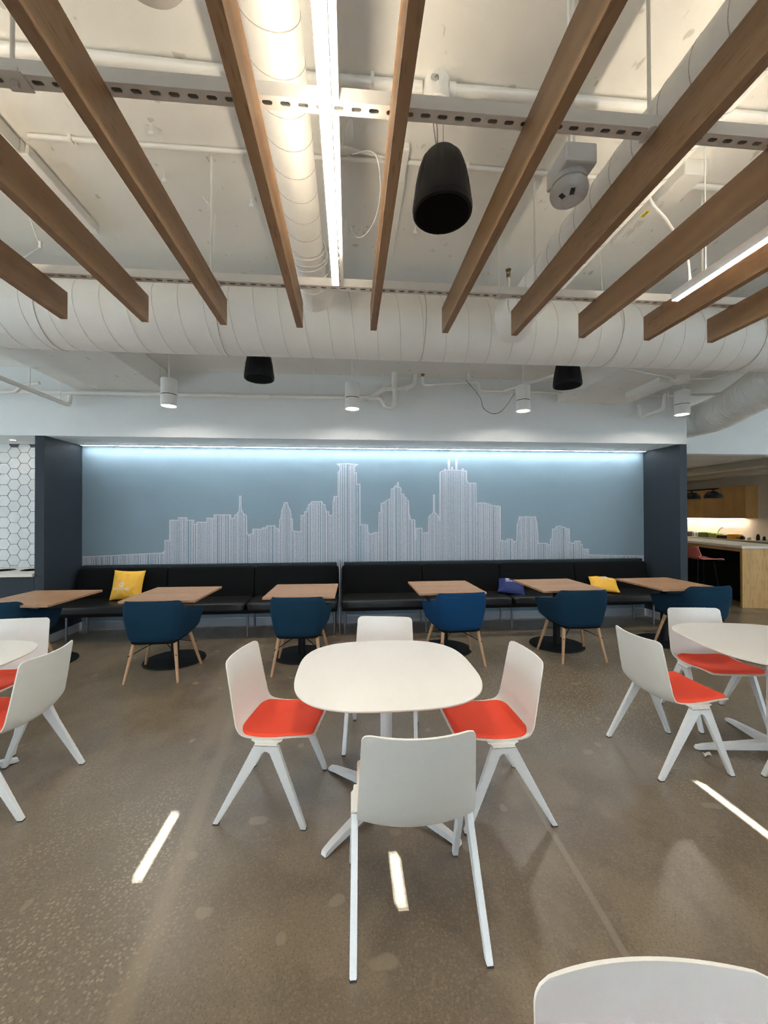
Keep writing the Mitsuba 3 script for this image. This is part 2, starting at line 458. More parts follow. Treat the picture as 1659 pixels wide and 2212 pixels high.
OUTLINE = '''-3721,1013 -3507,1018 -2712,1053 -2643,1052 -2640,1066 -2611,1068 -2610,1232 -2545,1232 -2543,1520 -2425,1519 -2423,1556 -2313,1556 -2313,1519 -2214,1518 -2214,1458 -2170,1458 -2171,1490 -2034,1490 -2032,1546 -1931,1545 -1931,1594 -1702,1593 -1700,1544 -1651,1544 -1645,1587 -1623,1593 -1579,1660 -1576,1863 -1557,1863 -1555,1671 -1513,1592 -1491,1595 -1480,1575 -1477,1327 -1458,1323 -1456,1296 -1431,1296 -1429,1315 -1392,1315 -1392,1385 -1254,1384 -1254,1404 -1193,1404 -1193,1432 -1074,1432 -1071,1403 -1048,1398 -1043,1381 -1020,1380 -1018,1358 -1037,1382 -1011,1361 -1008,1522 -988,1544 -980,1651 -962,1696 -940,1768 -896,1768 -887,1700 -870,1691 -865,1660 -852,1656 -846,1544 -826,1526 -823,1355 -702,1341 -701,1583 -653,1583 -651,1637 -616,1637 -613,1687 -595,1691 -593,1745 -568,1748 -546,1786 -399,1786 -381,1742 -354,1740 -352,1682 -341,1677 -337,1636 -299,1636 -296,1582 -238,1582 -235,1795 -224,1799 -222,1861 -163,1861 -160,2216 -133,2248 -133,2302 -174,2338 -25,2347 125,2334 79,2304 79,2218 106,2213 111,2043 161,2040 162,1440 173,1440 175,1441 274,1441 276,1331 291,1328 293,1302 351,1301 355,1324 439,1324 443,1620 472,1620 473,1757 511,1757 513,1779 537,1783 554,1800 625,1830 628,1970 666,1981 671,2005 684,2005 690,2025 707,2001 717,2001 719,2069 735,2069 737,2001 760,1997 774,1976 777,1897 816,1898 819,1850 854,1847 856,1804 887,1800 891,1578 903,1572 912,1514 965,1513 983,1502 984,1209 996,1209 998,1384 1089,1384 1092,1310 1118,1310 1142,1321 1166,1317 1181,1301 1186,1301 1192,1554 1209,1571 1262,1618 1267,1883 1279,1883 1283,1624 1322,1589 1343,1553 1349,1506 1358,1506 1364,2219 1391,2243 1436,2255 1436,2273 1449,2273 1448,2255 1493,2259 1494,2413 1514,2413 1513,2262 1542,2262 1545,2307 1559,2307 1562,2262 1609,2260 1612,2434 1630,2434 1629,2260 1710,2257 1710,2284 1726,2284 1726,2255 1777,2249 1778,2109 1806,2064 1921,2064 1923,1694 1932,1729 1934,1754 1974,1765 2062,1765 2095,1749 2135,1749 2151,1727 2302,1711 2299,1178 2318,1194 2348,1186 2400,1169 2403,1209 2489,1208 2497,1161 2510,1145 2517,1179 2559,1179 2564,1413 2601,1552 2693,1547 2713,1555 2770,1545 2853,1552 2877,1475 2895,1284 2899,1141 3045,1140 3056,1116 3093,1116 3098,1203 3123,1211 3128,1359 3166,1362 3188,1391 3216,1405 3266,1405 3291,1385 3325,1390 3341,1361 3400,1361 3402,1153 3440,1144 3482,1133 3484,1171 3578,1170 3581,1119 3608,1116 3611,1046 3708,1042 3711,954 4622,927'''
sky = np.array([[float(a) for a in s.split(',')] for s in OUTLINE.split()]) / 1000.0


def skyline_mesh():
    polys = []
    line = sg.LineString(sky).buffer(0.0075, cap_style=2, join_style=2, mitre_limit=2.0)
    polys.append(line)
    rng = np.random.default_rng(3)
    area = sg.Polygon(list(map(tuple, sky)) + [(sky[-1][0], 0.80), (sky[0][0], 0.80)]).buffer(0)
    x = sky[0][0] + .01
    bars = []
    while x < sky[-1][0]:
        w = rng.choice([0.009, 0.012, 0.015, 0.019], p=[.3, .35, .25, .1])
        bars.append(sg.box(x, 0.80, x + w, 2.6))
        x += w + rng.choice([0.007, 0.011, 0.015, 0.026], p=[.33, .37, .22, .08])
    polys.append(unary_union(bars).intersection(area))
    u = unary_union(polys)
    u = unary_union([g for g in getattr(u, 'geoms', [u]) if g.geom_type == 'Polygon' and g.area > 1e-6])
    return move(prism(u, 0.0012), axes((0, YM, 0), (1, 0, 0), (0, 0, 1), (0, -1, 0)))


part('wall_back', 'skyline_print', S(skyline_mesh(), 'm_print'), label='pale striped outline of a city skyline printed on the blue wall')

# cove lamp along the top of the mural
cv = thing('cove_light', 'long white LED strip glowing along the top of the blue skyline wall', 'light')
part(cv, 'profile', S(box(RL + .04, RR - .04, YM - .125, YM - .065, 2.558, 2.57, .002), 'm_white_leg'))
part(cv, 'diffuser', glow(box(RL + .05, RR - .05, YM - .120, YM - .070, 2.5545, 2.5575), (0.93, 0.98, 1.0), COVE, weight=3.0))

# alcove on the left with hexagon tiles
struct('wall_alcove', S(box(XL, RL - .11, 5.885, 6.0, 0, 2.57), 'm_grout'), 'wall of large pale hexagon tiles with dark grout')
HX = 0.0735                                                     # half height of a hexagon
HS = HX / math.cos(PI / 6)
_hex = [(HS * math.cos(k * PI / 3), HS * math.sin(k * PI / 3)) for k in range(6)]
_win = sg.box(XL + .6, 0.885, RL - .112, 2.568)
_cache = {}
_n = 0
for i in range(14):
    for j in range(13):
        cx = -4.295 + (3 - i) * 1.5 * HS + 0.0 * HS
        cz = 2.453 - j * 2 * HX + (HX if i % 2 == 0 else 0)
        g = sg.Polygon([(cx + x, cz + z) for x, z in _hex]).buffer(-0.0030).intersection(_win)
        if g.is_empty or g.area < 1e-4:
            continue
        whole = abs(g.area - sg.Polygon(_hex).buffer(-0.0030).area) < 1e-6
        tone = 'm_tile' if (i * 7 + j * 3) % 5 else 'm_tile_b'
        if whole:
            if tone not in _cache:
                gg = sg.Polygon(_hex).buffer(-0.0030)
                _cache[tone] = S(move(cat(prism(gg, .006), prism(gg.buffer(-.002), .0075)), axes((0, 0, 0), (1, 0, 0), (0, 0, 1), (0, -1, 0))), tone)
            part('wall_alcove', 'tile', _cache[tone], place(cx, 5.885, cz))
        else:
            part('wall_alcove', 'tile', S(move(prism(g, .007), axes((0, 5.885, 0), (1, 0, 0), (0, 0, 1), (0, -1, 0))), tone))
k = thing('recycling_counter', 'charcoal counter with a pale stone top under the hexagon tiles', 'counter')
part(k, 'cabinet', S(box(-6.3, RL - .112, 5.25, 5.88, 0.0, .845, .004), 'm_charcoal'))
top = sg.box(-6.3, 5.215, RL - .112, 5.883)
for x in (-4.47, -4.12, -4.95):
    top = top.difference(sg.Point(x, 5.62).buffer(.115, 32))
part(k, 'worktop', S(prism(top, .035, .847), 'm_stone_top'))
for x in (-4.47, -4.12, -4.95):
    part(k, 'drop_hole', S(lathe([(0, .80), (.105, .80), (.108, .883), (.118, .887), (.124, .8825)], 32, (x, 5.62, 0)), 'm_black'))
for i, x in enumerate((-4.32, -4.62)):
    dl = thing('recessed_downlight', ('small bright recessed downlight in the soffit over the hexagon tiles', 'second dimmer recessed downlight further left in the tile soffit')[i], 'light')
    part(dl, 'ring', S(lathe([(.030, 2.569), (.030, 2.565), (.045, 2.565), (.048, 2.5695)], 24, (x, 5.56, 0)), 'm_white_leg'))
    part(dl, 'lens', glow(lathe([(.0, 2.5665), (.029, 2.5668)], 20, (x, 5.56, 0)), WARM, (28.0, 12.0)[i], weight=.6))

# kitchen on the right, beyond the recess
struct('wall_header_right', S(box(4.64, XR, 6.16, 6.30, 2.585, ZC), 'm_header'), 'grey white header above the kitchen opening')
struct('ceiling_kitchen', S(box(4.6, XR, 6.2, 13.1, 2.88, 3.0), 'm_kitchen_tile'))
for i in range(3):
    for j in range(11):
        part('ceiling_kitchen', 'ceiling_tile', S(box(6.6 + i * .92 + .006, 6.6 + (i + 1) * .92 - .006, 6.35 + j * .61 + .006, 6.35 + (j + 1) * .61 - .006, 2.862, 2.881), 'm_kitchen_tile'))
struct('wall_kitchen_left', S(box(4.64, 4.74, 6.05, 13.1, 0, 2.88), 'm_kitchen_wall'))
struct('wall_kitchen_back', S(box(4.6, XR, 13.0, 13.1, 0, 3.0), 'm_kitchen_wall'))
struct('trim_2', S(box(9.55, XR, 6.35, 13.0, 2.70, 2.88, .004), 'm_kitchen_wall'), 'boxed beige soffit along the kitchen wall')
struct('trim_3', S(box(9.95, XR, 6.35, 13.0, 2.60, 2.70, .004), 'm_kitchen_wall'))
for i, (x, y) in enumerate(((6.4, 7.6), (8.4, 7.6), (6.4, 10.2), (8.6, 10.6))):
    dl = thing('kitchen_downlight', f'{("nearest", "second", "third", "farthest")[i]} round recessed downlight in the kitchen ceiling', 'light', 'kitchen ceiling downlights')
    part(dl, 'ring', S(lathe([(.07, 2.861), (.07, 2.856), (.09, 2.856), (.094, 2.862)], 24, (x, y, 0)), 'm_white_leg'))
    part(dl, 'lens', glow(lathe([(0, 2.8575), (.069, 2.858)], 20, (x, y, 0)), WARM, 15.0, weight=.6))

k = thing('wall_cabinet', 'oak wall cabinet run mounted above the kitchen back counter', 'cabinet')
part(k, 'body', S(box(10.27, 10.6, 9.55, 12.95, 1.475, 2.325), 'm_oak_cabinet'))
for j in range(5):
    part(k, 'door', S(box(10.25, 10.2695, 9.552 + j * .68, 9.552 + (j + 1) * .68 - .005, 1.478, 2.322, .002), 'm_oak_cabinet'))
k = thing('under_cabinet_light', 'bright warm LED strip glowing under the oak wall cabinets', 'light')
part(k, 'housing', S(box(10.38, 10.42, 9.7, 12.9, 1.462, 1.475), 'm_white_leg'))
part(k, 'diffuser', glow(box(10.384, 10.416, 9.72, 12.88, 1.457, 1.4615), WARM, 34.0, weight=.8))
k = thing('back_counter', 'long kitchen back counter under the oak wall cabinets', 'counter')
part(k, 'cabinet', S(box(10.02, 10.6, 7.4, 12.98, 0, .885), 'm_oak_cabinet'))
part(k, 'worktop', S(box(9.97, 10.6, 7.38, 12.98, .887, .925, .004), 'm_stone_top'))

BARM = place(6.60, 6.22, 0, -12)
k = thing('bar_counter', 'oak waterfall bar counter with pale stone top and dark knee space', 'counter')
part(k, 'end_panel', S(box(0, .78, 0, .05, 0, 1.0, .002), 'm_oak_cabinet'), BARM)
part(k, 'end_panel', S(box(0, .78, 2.75, 2.8, 0, 1.0, .002), 'm_oak_cabinet'), BARM)
part(k, 'worktop', S(box(-.01, .79, -.01, 2.81, 1.001, 1.045, .003), 'm_stone_top'), BARM)
part(k, 'knee_wall', S(box(.34, .76, .051, 2.749, 0, 1.0), 'm_black_fabric'), BARM)
part(k, 'apron', S(box(.01, .03, .051, 2.749, .94, 1.0), 'm_oak_cabinet'), BARM)


def bar_stool(x, y, rot, label):
    u = np.linspace(-1, 1, 15)
    prof = smooth_path([(-.235, .0, 1.02), (-.205, 0, .92), (-.17, 0, .84), (-.10, 0, .80), (.05, 0, .795), (.20, 0, .80), (.25, 0, .785)], 5)
    top = np.array([[(p[0] + (.05 * t * t if p[2] > .85 else 0), t * .21, p[2] + .02 * t * t) for t in u] for p in prof])
    st = thing('bar_stool', label, 'stool')
    M = place(x, y, 0, rot)
    part(st, 'shell', S(sheet(top, top - [0.006, 0, .014]), 'm_coral', 40), M)
    for sx in (-1, 1):
        for sy in (-1, 1):
            part(st, 'leg', S(rod((sx * .13, sy * .12, .79), (sx * .2, sy * .2, 0), .011), 'm_black_fabric'), M)
    part(st, 'footrest', S(tube(np.array([(.185 * math.cos(a) * 1.3, .185 * math.sin(a) * 1.3, .28) for a in np.linspace(0, 2 * PI, 5) + PI / 4]), .008, 6), 'm_black'), M)


bar_stool(6.22, 6.62, -8, 'coral red shell bar stool tucked against the bar counter')
k = thing('pendant_rail', 'black rail holding two dome pendant lamps over the bar counter', 'light fitting')
part(k, 'rail', S(box(7.0, 7.03, 7.06, 8.9, 2.055, 2.085, .004), 'm_black'))
for y in (8.7, 8.85):
    part(k, 'rod', S(rod((7.015, y, 2.085), (7.015, y, 2.86), .006), 'm_black'))
for i, y in enumerate((7.17, 7.66, 8.15)):
    k = thing('dome_pendant', ('black dome pendant lamp at the near end of the kitchen rail', 'middle black dome pendant lamp on the kitchen rail', 'far black dome pendant lamp on the kitchen rail')[i], 'pendant lamp')
    part(k, 'shade', S(lathe([(.148, 1.895), (.15, 1.897), (.142, 1.945), (.118, 1.99), (.07, 2.02), (.028, 2.032), (.0, 2.033)], 32, (7.015, y, 0)), 'm_black', 40))
    part(k, 'stem', S(rod((7.015, y, 2.03), (7.015, y, 2.057), .014), 'm_black'))
    part(k, 'bulb', glow(lathe([(0, 1.935), (.03, 1.94), (.035, 1.965), (.0, 1.99)], 16, (7.015, y, 0)), WARM, 9.0, weight=.3))

k = thing('wall_outlet', 'white wall outlet under the oak cabinets with a black cord', 'outlet')
part(k, 'plate', S(box(10.592, 10.6, 10.46, 10.54, 1.12, 1.25, .003), 'm_white_leg'))
part(k, 'cord', S(tube(smooth_path([(10.58, 10.5, 1.2), (10.52, 10.52, 1.19), (10.5, 10.58, 1.10), (10.48, 10.62, .95)], 6), .007, 6), 'm_black'), label='black cord plugged into the outlet')
_items = [  # y, x, kind, size, material, label
    (11.45, 10.3, 'box', (.22, .26, .13), 'm_black', 'black appliance at the far end of the kitchen back counter', 'appliance'),
    (11.18, 10.3, 'cyl', (.045, .14), 'm_white_leg', 'white canister beside the black appliance on the back counter', 'canister'),
    (11.06, 10.3, 'cyl', (.045, .14), 'm_white_leg', 'white canister in the middle of three on the back counter', 'canister'),
    (10.94, 10.3, 'cyl', (.045, .14), 'm_white_leg', 'white canister beside the olive green basket', 'canister'),
    (10.72, 10.25, 'tray', (.2, .3, .13), 'm_green', 'dark olive green snack basket on the kitchen back counter', 'basket'),
    (10.42, 10.25, 'tray', (.2, .24, .12), 'm_lime', 'lime green snack basket below the wall outlet', 'basket'),
    (10.12, 10.22, 'tray', (.2, .26, .08), 'm_black', 'black tray between the lime and yellow baskets', 'tray'),
    (9.82, 10.22, 'tray', (.2, .24, .12), 'm_yellow', 'yellow snack basket on the kitchen back counter', 'basket'),
    (9.6, 10.2, 'cyl', (.05, .09), 'm_black', 'short black jar right of the yellow basket', 'jar'),
    (9.42, 10.2, 'cyl', (.04, .07), 'm_stone_top', 'small beige cup between the black jar and dark bottles', 'cup'),
    (9.2, 10.2, 'cyl', (.035, .15), 'm_black', 'taller dark bottle at the near end of the counter items', 'bottle'),
    (9.12, 10.28, 'cyl', (.03, .10), 'm_black', 'smaller dark bottle beside the taller dark bottle', 'bottle')]
for y, x, kind, s, m, lab, cg in _items:
    if kind == 'box':
        k = thing(cg, lab, cg)
        part(k, 'body', S(box(x - s[0] / 2, x + s[0] / 2, y - s[1] / 2, y + s[1] / 2, .926, .926 + s[2], .012), m))
        part(k, 'front', S(box(x - s[0] / 2 - .004, x - s[0] / 2 - .0005, y - s[1] * .35, y + s[1] * .35, .95, .926 + s[2] * .7), 'm_chrome'))
    elif kind == 'tray':
        o = box(x - s[0] / 2, x + s[0] / 2, y - s[1] / 2, y + s[1] / 2, .926, .926 + s[2], .01)
        k = thing(cg, lab, cg)
        part(k, 'body', S(cat(box(x - s[0] / 2, x + s[0] / 2, y - s[1] / 2, y + s[1] / 2, .926, .934), *[box(x + sx * s[0] / 2 - .006, x + sx * s[0] / 2 + .006, y - s[1] / 2, y + s[1] / 2, .926, .926 + s[2]) for sx in (-1, 1)], *[box(x - s[0] / 2, x + s[0] / 2, y + sy * s[1] / 2 - .006, y + sy * s[1] / 2 + .006, .926, .926 + s[2]) for sy in (-1, 1)]), m))
        part(k, 'contents', S(blob((x, y, .926 + s[2] * .62), (s[0] * .44, s[1] * .44, s[2] * .5), (.5, .5, .6), 2), m, True))
    else:
        r, h = s
        solo(cg, S(lathe([(0, .926), (r * .96, .926), (r, .932), (r, .926 + h * .72), (r * .62, .926 + h * .86), (r * .6, .926 + h), (0, .926 + h)], 20, (x, y, 0)), m, 40), lab, cg)
k = thing('snack_bag', 'crumpled tan paper bag on the counter right of the dark bottles', 'bag')
bb = blob((9.95 + .25, 8.62, .972), (.08, .14, .045), (.5, .5, .6), 3)
bb.vertices += 0.012 * (meshkit.fbm(bb.vertices * 22, 3)[:, None] - .5)
scene[k] = S(bb, 'm_leg_wood', True)

# ---------------------------------------------------------------- ceiling: baffles, struts, lamps
BX = [0.13773 + (i - 5) * 0.4064 for i in range(-1, 11)]
ORD = ['first', 'second', 'third', 'fourth', 'fifth', 'sixth', 'seventh', 'eighth', 'ninth', 'tenth']
_beam = S(box(-.0175, .0175, -4.5, 2.232, 2.614, 2.756, .0012), 'm_oak')
for i, x in enumerate(BX, -1):
    if 1 <= i <= 10:
        lab = f'{ORD[i - 1]} oak ceiling baffle counted from the left edge of the photo'
        if i == 4:
            lab = 'oak ceiling baffle just left of the glowing light line, its face lit'
        if i == 5:
            lab = 'oak ceiling baffle between the light line and the large black speaker'
        if i == 6:
            lab = 'oak ceiling baffle between the large black speaker and the grey smoke sensor'
        if i == 7:
            lab = 'oak ceiling baffle just right of the grey smoke sensor, under a white duct'
    else:
        lab = ('outermost oak ceiling baffle, beyond the left edge of the photo', 'oak ceiling baffle just beyond the left edge of the photo')[i + 1]
    solo('wooden_baffle', _beam, lab, 'ceiling baffle', 'oak baffles hung in a row under the ceiling', place(x))


def strut_mesh(length, w=.041, h=.041, t=.003):
    """U channel along x, slots in its flat bottom at z = 0."""
    p = sg.box(0, -w / 2, length, w / 2)
    holes = [sg.box(x - .0085, -.0065, x + .0085, .0065).buffer(.0005).union(sg.Point(x - .0075, 0).buffer(.0072, 6)).union(sg.Point(x + .0075, 0).buffer(.0072, 6)) for x in np.arange(.025, length - .02, .0508)]
    p = p.difference(unary_union(holes))
    return cat(prism(p, t), box(0, length, -w / 2, -w / 2 + t, t, h), box(0, length, w / 2 - t, w / 2, t, h), box(0, length, -w / 2 + t, w / 2 - t, h - t, h))


def clip(x, y, z):
    return cat(box(x - .03, x + .03, y - .030, y + .024, z - .006, z - .0005, .001), box(x - .026, x + .026, y - .034, y - .0295, z - .006, z + .006))


for (y, lab, rods) in ((1.157, 'long white slotted strut nearest the camera, crossing above the oak baffles', (-0.905, 0.93, 2.75)), (2.082, 'long white slotted strut farther from the camera, along the big duct', (-2.4, -.69, .805, 1.005, 1.985)), (.232, 'white slotted strut overhead behind the top edge of the photo', (-.9, .93)), (-2.0, 'white slotted strut overhead well behind the camera', (-.9, .93)), (-4.1, 'last white slotted strut toward the rear windows', (-.9, .93))):
    k = thing('slotted_strut', lab, 'strut')
    part(k, 'channel', S(strut_mesh(6.6), 'm_strut'), place(-3.1, y, 2.757))
    for x in rods:
        part(k, 'hanger_rod', S(rod((x, y, 2.80), (x, y, ZC), .0055, n=8), 'm_pipe'))
        c = part(k, 'clip', S(clip(x + .012, y, 2.757), 'm_strut'))
        part(c, 'bolt', S(rod((x + .012, y - .004, 2.75), (x + .012, y - .004, 2.738), .009, n=6), 'm_strut'))
k = thing('slotted_strut', 'bright slotted strut running lengthwise just right of the glowing light line', 'strut')
part(k, 'channel', S(move(strut_mesh(1.135 + 4.4), trimesh.transformations.rotation_matrix(PI / 2, (0, 0, 1))), 'm_strut'), place(-.047, -4.4, 2.757))
part(k, 'channel', S(move(strut_mesh(.88), trimesh.transformations.rotation_matrix(PI / 2, (0, 0, 1))), 'm_strut'), place(-.047, 1.18, 2.757))


def linear_light(x, lab, cable):
    k = thing('linear_light', lab, 'light')
    y0, y1, zb = 0.57, 1.79, 2.602
    hs = cat(box(x - .016, x + .016, y0, y1, zb + .004, zb + .034), box(x - .016, x - .0145, y0, y1, zb + .034, zb + .044), box(x + .0145, x + .016, y0, y1, zb + .034, zb + .044), box(x - .016, x + .016, y1 - .002, y1, zb + .034, zb + .044), box(x - .016, x + .016, y0, y0 + .002, zb + .034, zb + .044))
    part(k, 'housing', S(hs, 'm_strut'))
    part(k, 'lens', glow(box(x - .0135, x + .0135, y0 + .004, y1 - .003, zb + .0005, zb + .0038), NEUTRAL, LED_DOWN * 1.1, weight=2.5))
    up = np.array([[x - .0135, y0 + .01, zb + .0355], [x + .0135, y0 + .01, zb + .0355], [x + .0135, y1 - .02, zb + .0355], [x - .0135, y1 - .02, zb + .0355]])
    part(k, 'uplight', glow((up, [[0, 1, 2], [0, 2, 3]]), WARM, LED_UP * 1.1, weight=2.5))
    for y in (.7, 1.62):
        part(k, 'hanger_cable', S(rod((x, y, zb + .045), (x, y, ZC if cable else 2.757), .0025, n=6), 'm_white_leg'))
    return k


linear_light(-0.058, 'long glowing white light line hanging between the two middle oak baffles', False)
k = linear_light(1.560, 'glowing white light line between the oak baffles at the right edge', True)
part(k, 'power_cord', S(tube(smooth_path([(1.50, 1.70, ZC - .02), (1.44, 1.80, 3.15), (1.52, 1.78, 2.98), (1.555, 1.72, 2.80), (1.56, 1.70, 2.645)], 8), .006, 8), 'm_white_leg'))
linear_light(-1.682, 'glowing white light line beyond the left edge, hidden behind an oak baffle', True)

# ducts
DC, DR = np.array([3.0, 2.998]), 0.2327


def helix(r, x0, x1, pitch, axis, c, rr=.0022, per=44):
    n = int(abs(x1 - x0) / pitch * per)
    a = np.arange(n) / per * 2 * PI
    s = np.linspace(x0, x1, n)
    p = np.stack([s, c[0] + r * np.cos(a), c[1] + r * np.sin(a)], 1) if axis == 'x' else np.stack([c[0] + r * np.cos(a), s, c[1] + r * np.sin(a)], 1)
    return tube(p, rr, 4)


k = thing('main_duct', 'big round white spiral duct crossing the whole ceiling behind the baffles', 'duct')
part(k, 'pipe', S(rod((XL, *DC), (7.2, *DC), DR, n=72), 'm_duct', 40))
part(k, 'spiral_seam', S(helix(DR, XL, 7.2, .165, 'x', DC, .0026), 'm_spiral', True))
for x in (-4.6, -3.2, -2.035, -.888, .543, 2.015, 3.17, 4.4):
    a = np.linspace(0, 2 * PI, 61)
    part(k, 'joint', S(tube(np.stack([np.full(61, x), DC[0] + (DR + .001) * np.cos(a), DC[1] + (DR + .001) * np.sin(a)], 1), .0035, 6), 'm_seam', True))
for x, lab in ((-0.238, 'white spiral branch duct just left of the glowing light line'), (1.185, 'white spiral branch duct mostly hidden above the baffle right of the smoke sensor')):
    k = thing('branch_duct', lab, 'duct')
    r, z = (.094, 3.10) if x < 0 else (.118, 3.0)
    part(k, 'pipe', S(rod((x, -4.9, z), (x, 2.80, z), r, n=48), 'm_duct', 40))
    part(k, 'spiral_seam', S(helix(r, -1.9, 2.70, .13, 'y', (x, z), .002, 36), 'm_seam', True))
    part(k, 'collar', S(cat(rod((x, 2.60, z), (x, 2.80, z), r + .006, n=40), rod((x, 2.69, z), (x, 2.82, z), r + .006, r + .05, n=40)), 'm_duct', 40))
k = thing('cable_coil', 'loops of white cable hung over the branch duct by the light line', 'cable')
for y0, rr, ph in ((2.28, .108, .0), (2.33, .112, .25), (2.37, .118, -.2), (2.44, .124, .35)):
    a = np.linspace(-.1, 2 * PI + .2, 50)
    part(k, 'loop', S(tube(np.stack([-.238 + rr * np.cos(a), y0 + .05 * np.sin(a + ph), 3.10 + rr * np.sin(a) - .004], 1), .0042, 6), 'm_white_leg', True))
ELBOW = [(4.55, 3.30, 3.16), (4.80, 4.05, 3.12), (5.08, 4.75, 3.06), (5.32, 5.35, 3.04), (5.46, 5.85, 3.06), (5.52, 6.20, 3.08)]
k = thing('elbow_duct', 'large ribbed spiral duct bending into the wall end at the right', 'duct')
pth = smooth_path(ELBOW, 40)
part(k, 'pipe', S(tube(pth, .240, 48), 'm_duct', 40))
tng = np.gradient(pth, axis=0)
for q in range(14, len(pth) - 4, 5):
    u_, v_, _d = frame(tng[q])
    a = np.linspace(0, 2 * PI, 49)
    part(k, 'rib', S(tube(pth[q] + .2415 * (np.cos(a)[:, None] * u_ + np.sin(a)[:, None] * v_), .004, 6), 'm_duct', True))

# conduits on the slab
def conduit(pts, r, lab, straps=(), group=None):
    k = thing('conduit', lab, 'conduit', group)
    part(k, 'pipe', S(elbows(pts, r, n=12), 'm_pipe', 40))
    for p in straps:
        part(k, 'strap', S(cat(box(p[0] - .007, p[0] + .007, p[1] - r - .003, p[1] + r + .003, p[2] - r - .003, ZC), box(p[0] - .007, p[0] + .007, p[1] + r, p[1] + r + .03, ZC - .005, ZC)), 'm_pipe'))
    return k


conduit([(-3.4, 1.655, 3.385), (-1.1, 1.652, 3.385), (-.5, 1.66, 3.382), (.31, 1.655, 3.385)], .021, 'thick white conduit left of the round junction box, nearest the camera', ((-2.2, 1.653, 3.385), (.10, 1.656, 3.385)))
conduit([(.43, 1.648, 3.375), (.55, 1.655, 3.385), (1.3, 1.655, 3.385), (2.9, 1.66, 3.385), (4.2, 1.66, 3.385)], .022, 'thick white conduit right of the round junction box, nearest the camera', ((.92, 1.655, 3.385),))
conduit([(-1.52, 2.036, 3.395), (-1.0, 2.042, 3.396), (-.1, 2.036, 3.394), (.205, 2.03, 3.395)], .0115, 'thin white conduit on the ceiling between the old strip box and the light line', ((-1.33, 2.037, 3.395), (-.28, 2.037, 3.395), (.0, 2.037, 3.395)))
conduit([(.30, 2.03, 3.395), (1.2, 2.036, 3.396), (1.72, 2.034, 3.395)], .0115, 'thin white conduit on the ceiling behind the large black speaker', ((.62, 2.032, 3.395), (.91, 2.034, 3.395)))
conduit([(1.86, 2.04, 3.39), (3.0, 2.04, 3.39), (4.4, 2.04, 3.39)], .016, 'short white conduit entering the driver box at the right', ())
conduit([(-.10, 2.0, 3.39), (-.02, 1.96, 3.388), (.08, 1.985, 3.388), (.205, 2.01, 3.39)], .007, 'bent thin white flexible conduit beside the light line', ())

k = thing('junction_box', 'round white junction box on the ceiling above the large black speaker', 'junction box')
part(k, 'body', S(cat(rod((.372, 1.655, ZC), (.372, 1.655, 3.31), .054, n=28), rod((.372, 1.655, 3.34), (.372, 1.655, 3.25), .047, .040, n=28)), 'm_pipe', 40))
part(k, 'knockout', S(rod((.352, 1.603, 3.372), (.352, 1.600, 3.372), .016, n=18), 'm_seam'))
part(k, 'collar', S(rod((.42, 1.65, 3.375), (.45, 1.65, 3.375), .028, n=18), 'm_pipe', 40))
k = thing('junction_box', 'square white junction plate on the ceiling right of the light line', 'junction box')
part(k, 'body', S(box(.21, .30, 1.93, 2.12, 3.372, ZC, .004), 'm_pipe'))
part(k, 'cover', S(box(.213, .297, 1.94, 2.11, 3.368, 3.3715, .001), 'm_pipe'))
part(k, 'screw', S(rod((.235, 2.03, 3.368), (.235, 2.03, 3.365), .005, n=8), 'm_ink'))
part(k, 'channel', S(box(.245, .305, 2.125, 2.75, 3.375, ZC, .003), 'm_pipe'))

k = thing('old_strip_fixture', 'old white metal strip fixture fixed to the ceiling at the upper left', 'fixture')
part(k, 'channel', S(box(-1.655, -1.565, 2.095, 2.66, 3.355, ZC, .004), 'm_pipe'))
part(k, 'end_box', S(box(-1.70, -1.585, 1.86, 2.07, 3.335, ZC, .004), 'm_pipe'))
part(k, 'joint_plate', S(box(-1.64, -1.58, 2.07, 2.095, 3.36, ZC, .002), 'm_pipe'))
part(k, 'hole', S(rod((-1.61, 2.045, 3.3352), (-1.61, 2.045, 3.333), .006, n=10), 'm_ink'))
k = thing('driver_box', 'white light driver box on the ceiling with a yellow tag', 'driver box')
part(k, 'channel', S(box(1.74, 1.855, 2.10, 2.50, 3.375, ZC, .003), 'm_pipe'))
part(k, 'end_box', S(box(1.72, 1.845, 1.90, 2.09, 3.33, ZC, .004), 'm_pipe'))
part(k, 'bracket', S(box(1.735, 1.84, 2.085, 2.14, 3.366, 3.374, .001), 'm_pipe'))
part(k, 'bracket_hole', S(rod((1.79, 2.118, 3.3658), (1.79, 2.118, 3.364), .013, n=16), 'm_seam'))
tg = part(k, 'tag', S(box(1.752, 1.776, 2.205, 2.262, 3.373, 3.3747), 'm_tag'), label='yellow tag with handwriting')
tm = meshkit.text_mesh('GRK', .016, .0006)
tm.apply_translation(-tm.bounds.mean(axis=0))
part(tg, 'lettering', S(move(tm, axes((1.764, 2.233, 3.3725), (0, -1, 0), (1, 0, 0), (0, 0, 1))), 'm_ink'))
pr = []
for i in range(9):
    pr.append(box(1.765 + .009 * (i % 5), 1.768 + .009 * (i % 5), 2.29 + .07 * (i // 5), 2.33 + .07 * (i // 5) + .02 * (i % 3), 3.3742, 3.3749))
pr += [box(1.80, 1.803, 2.15, 2.19, 3.3742, 3.3749), box(1.812, 1.815, 2.16, 2.2, 3.3742, 3.3749)]
part(k, 'print', S(cat(*pr), 'm_seam'))

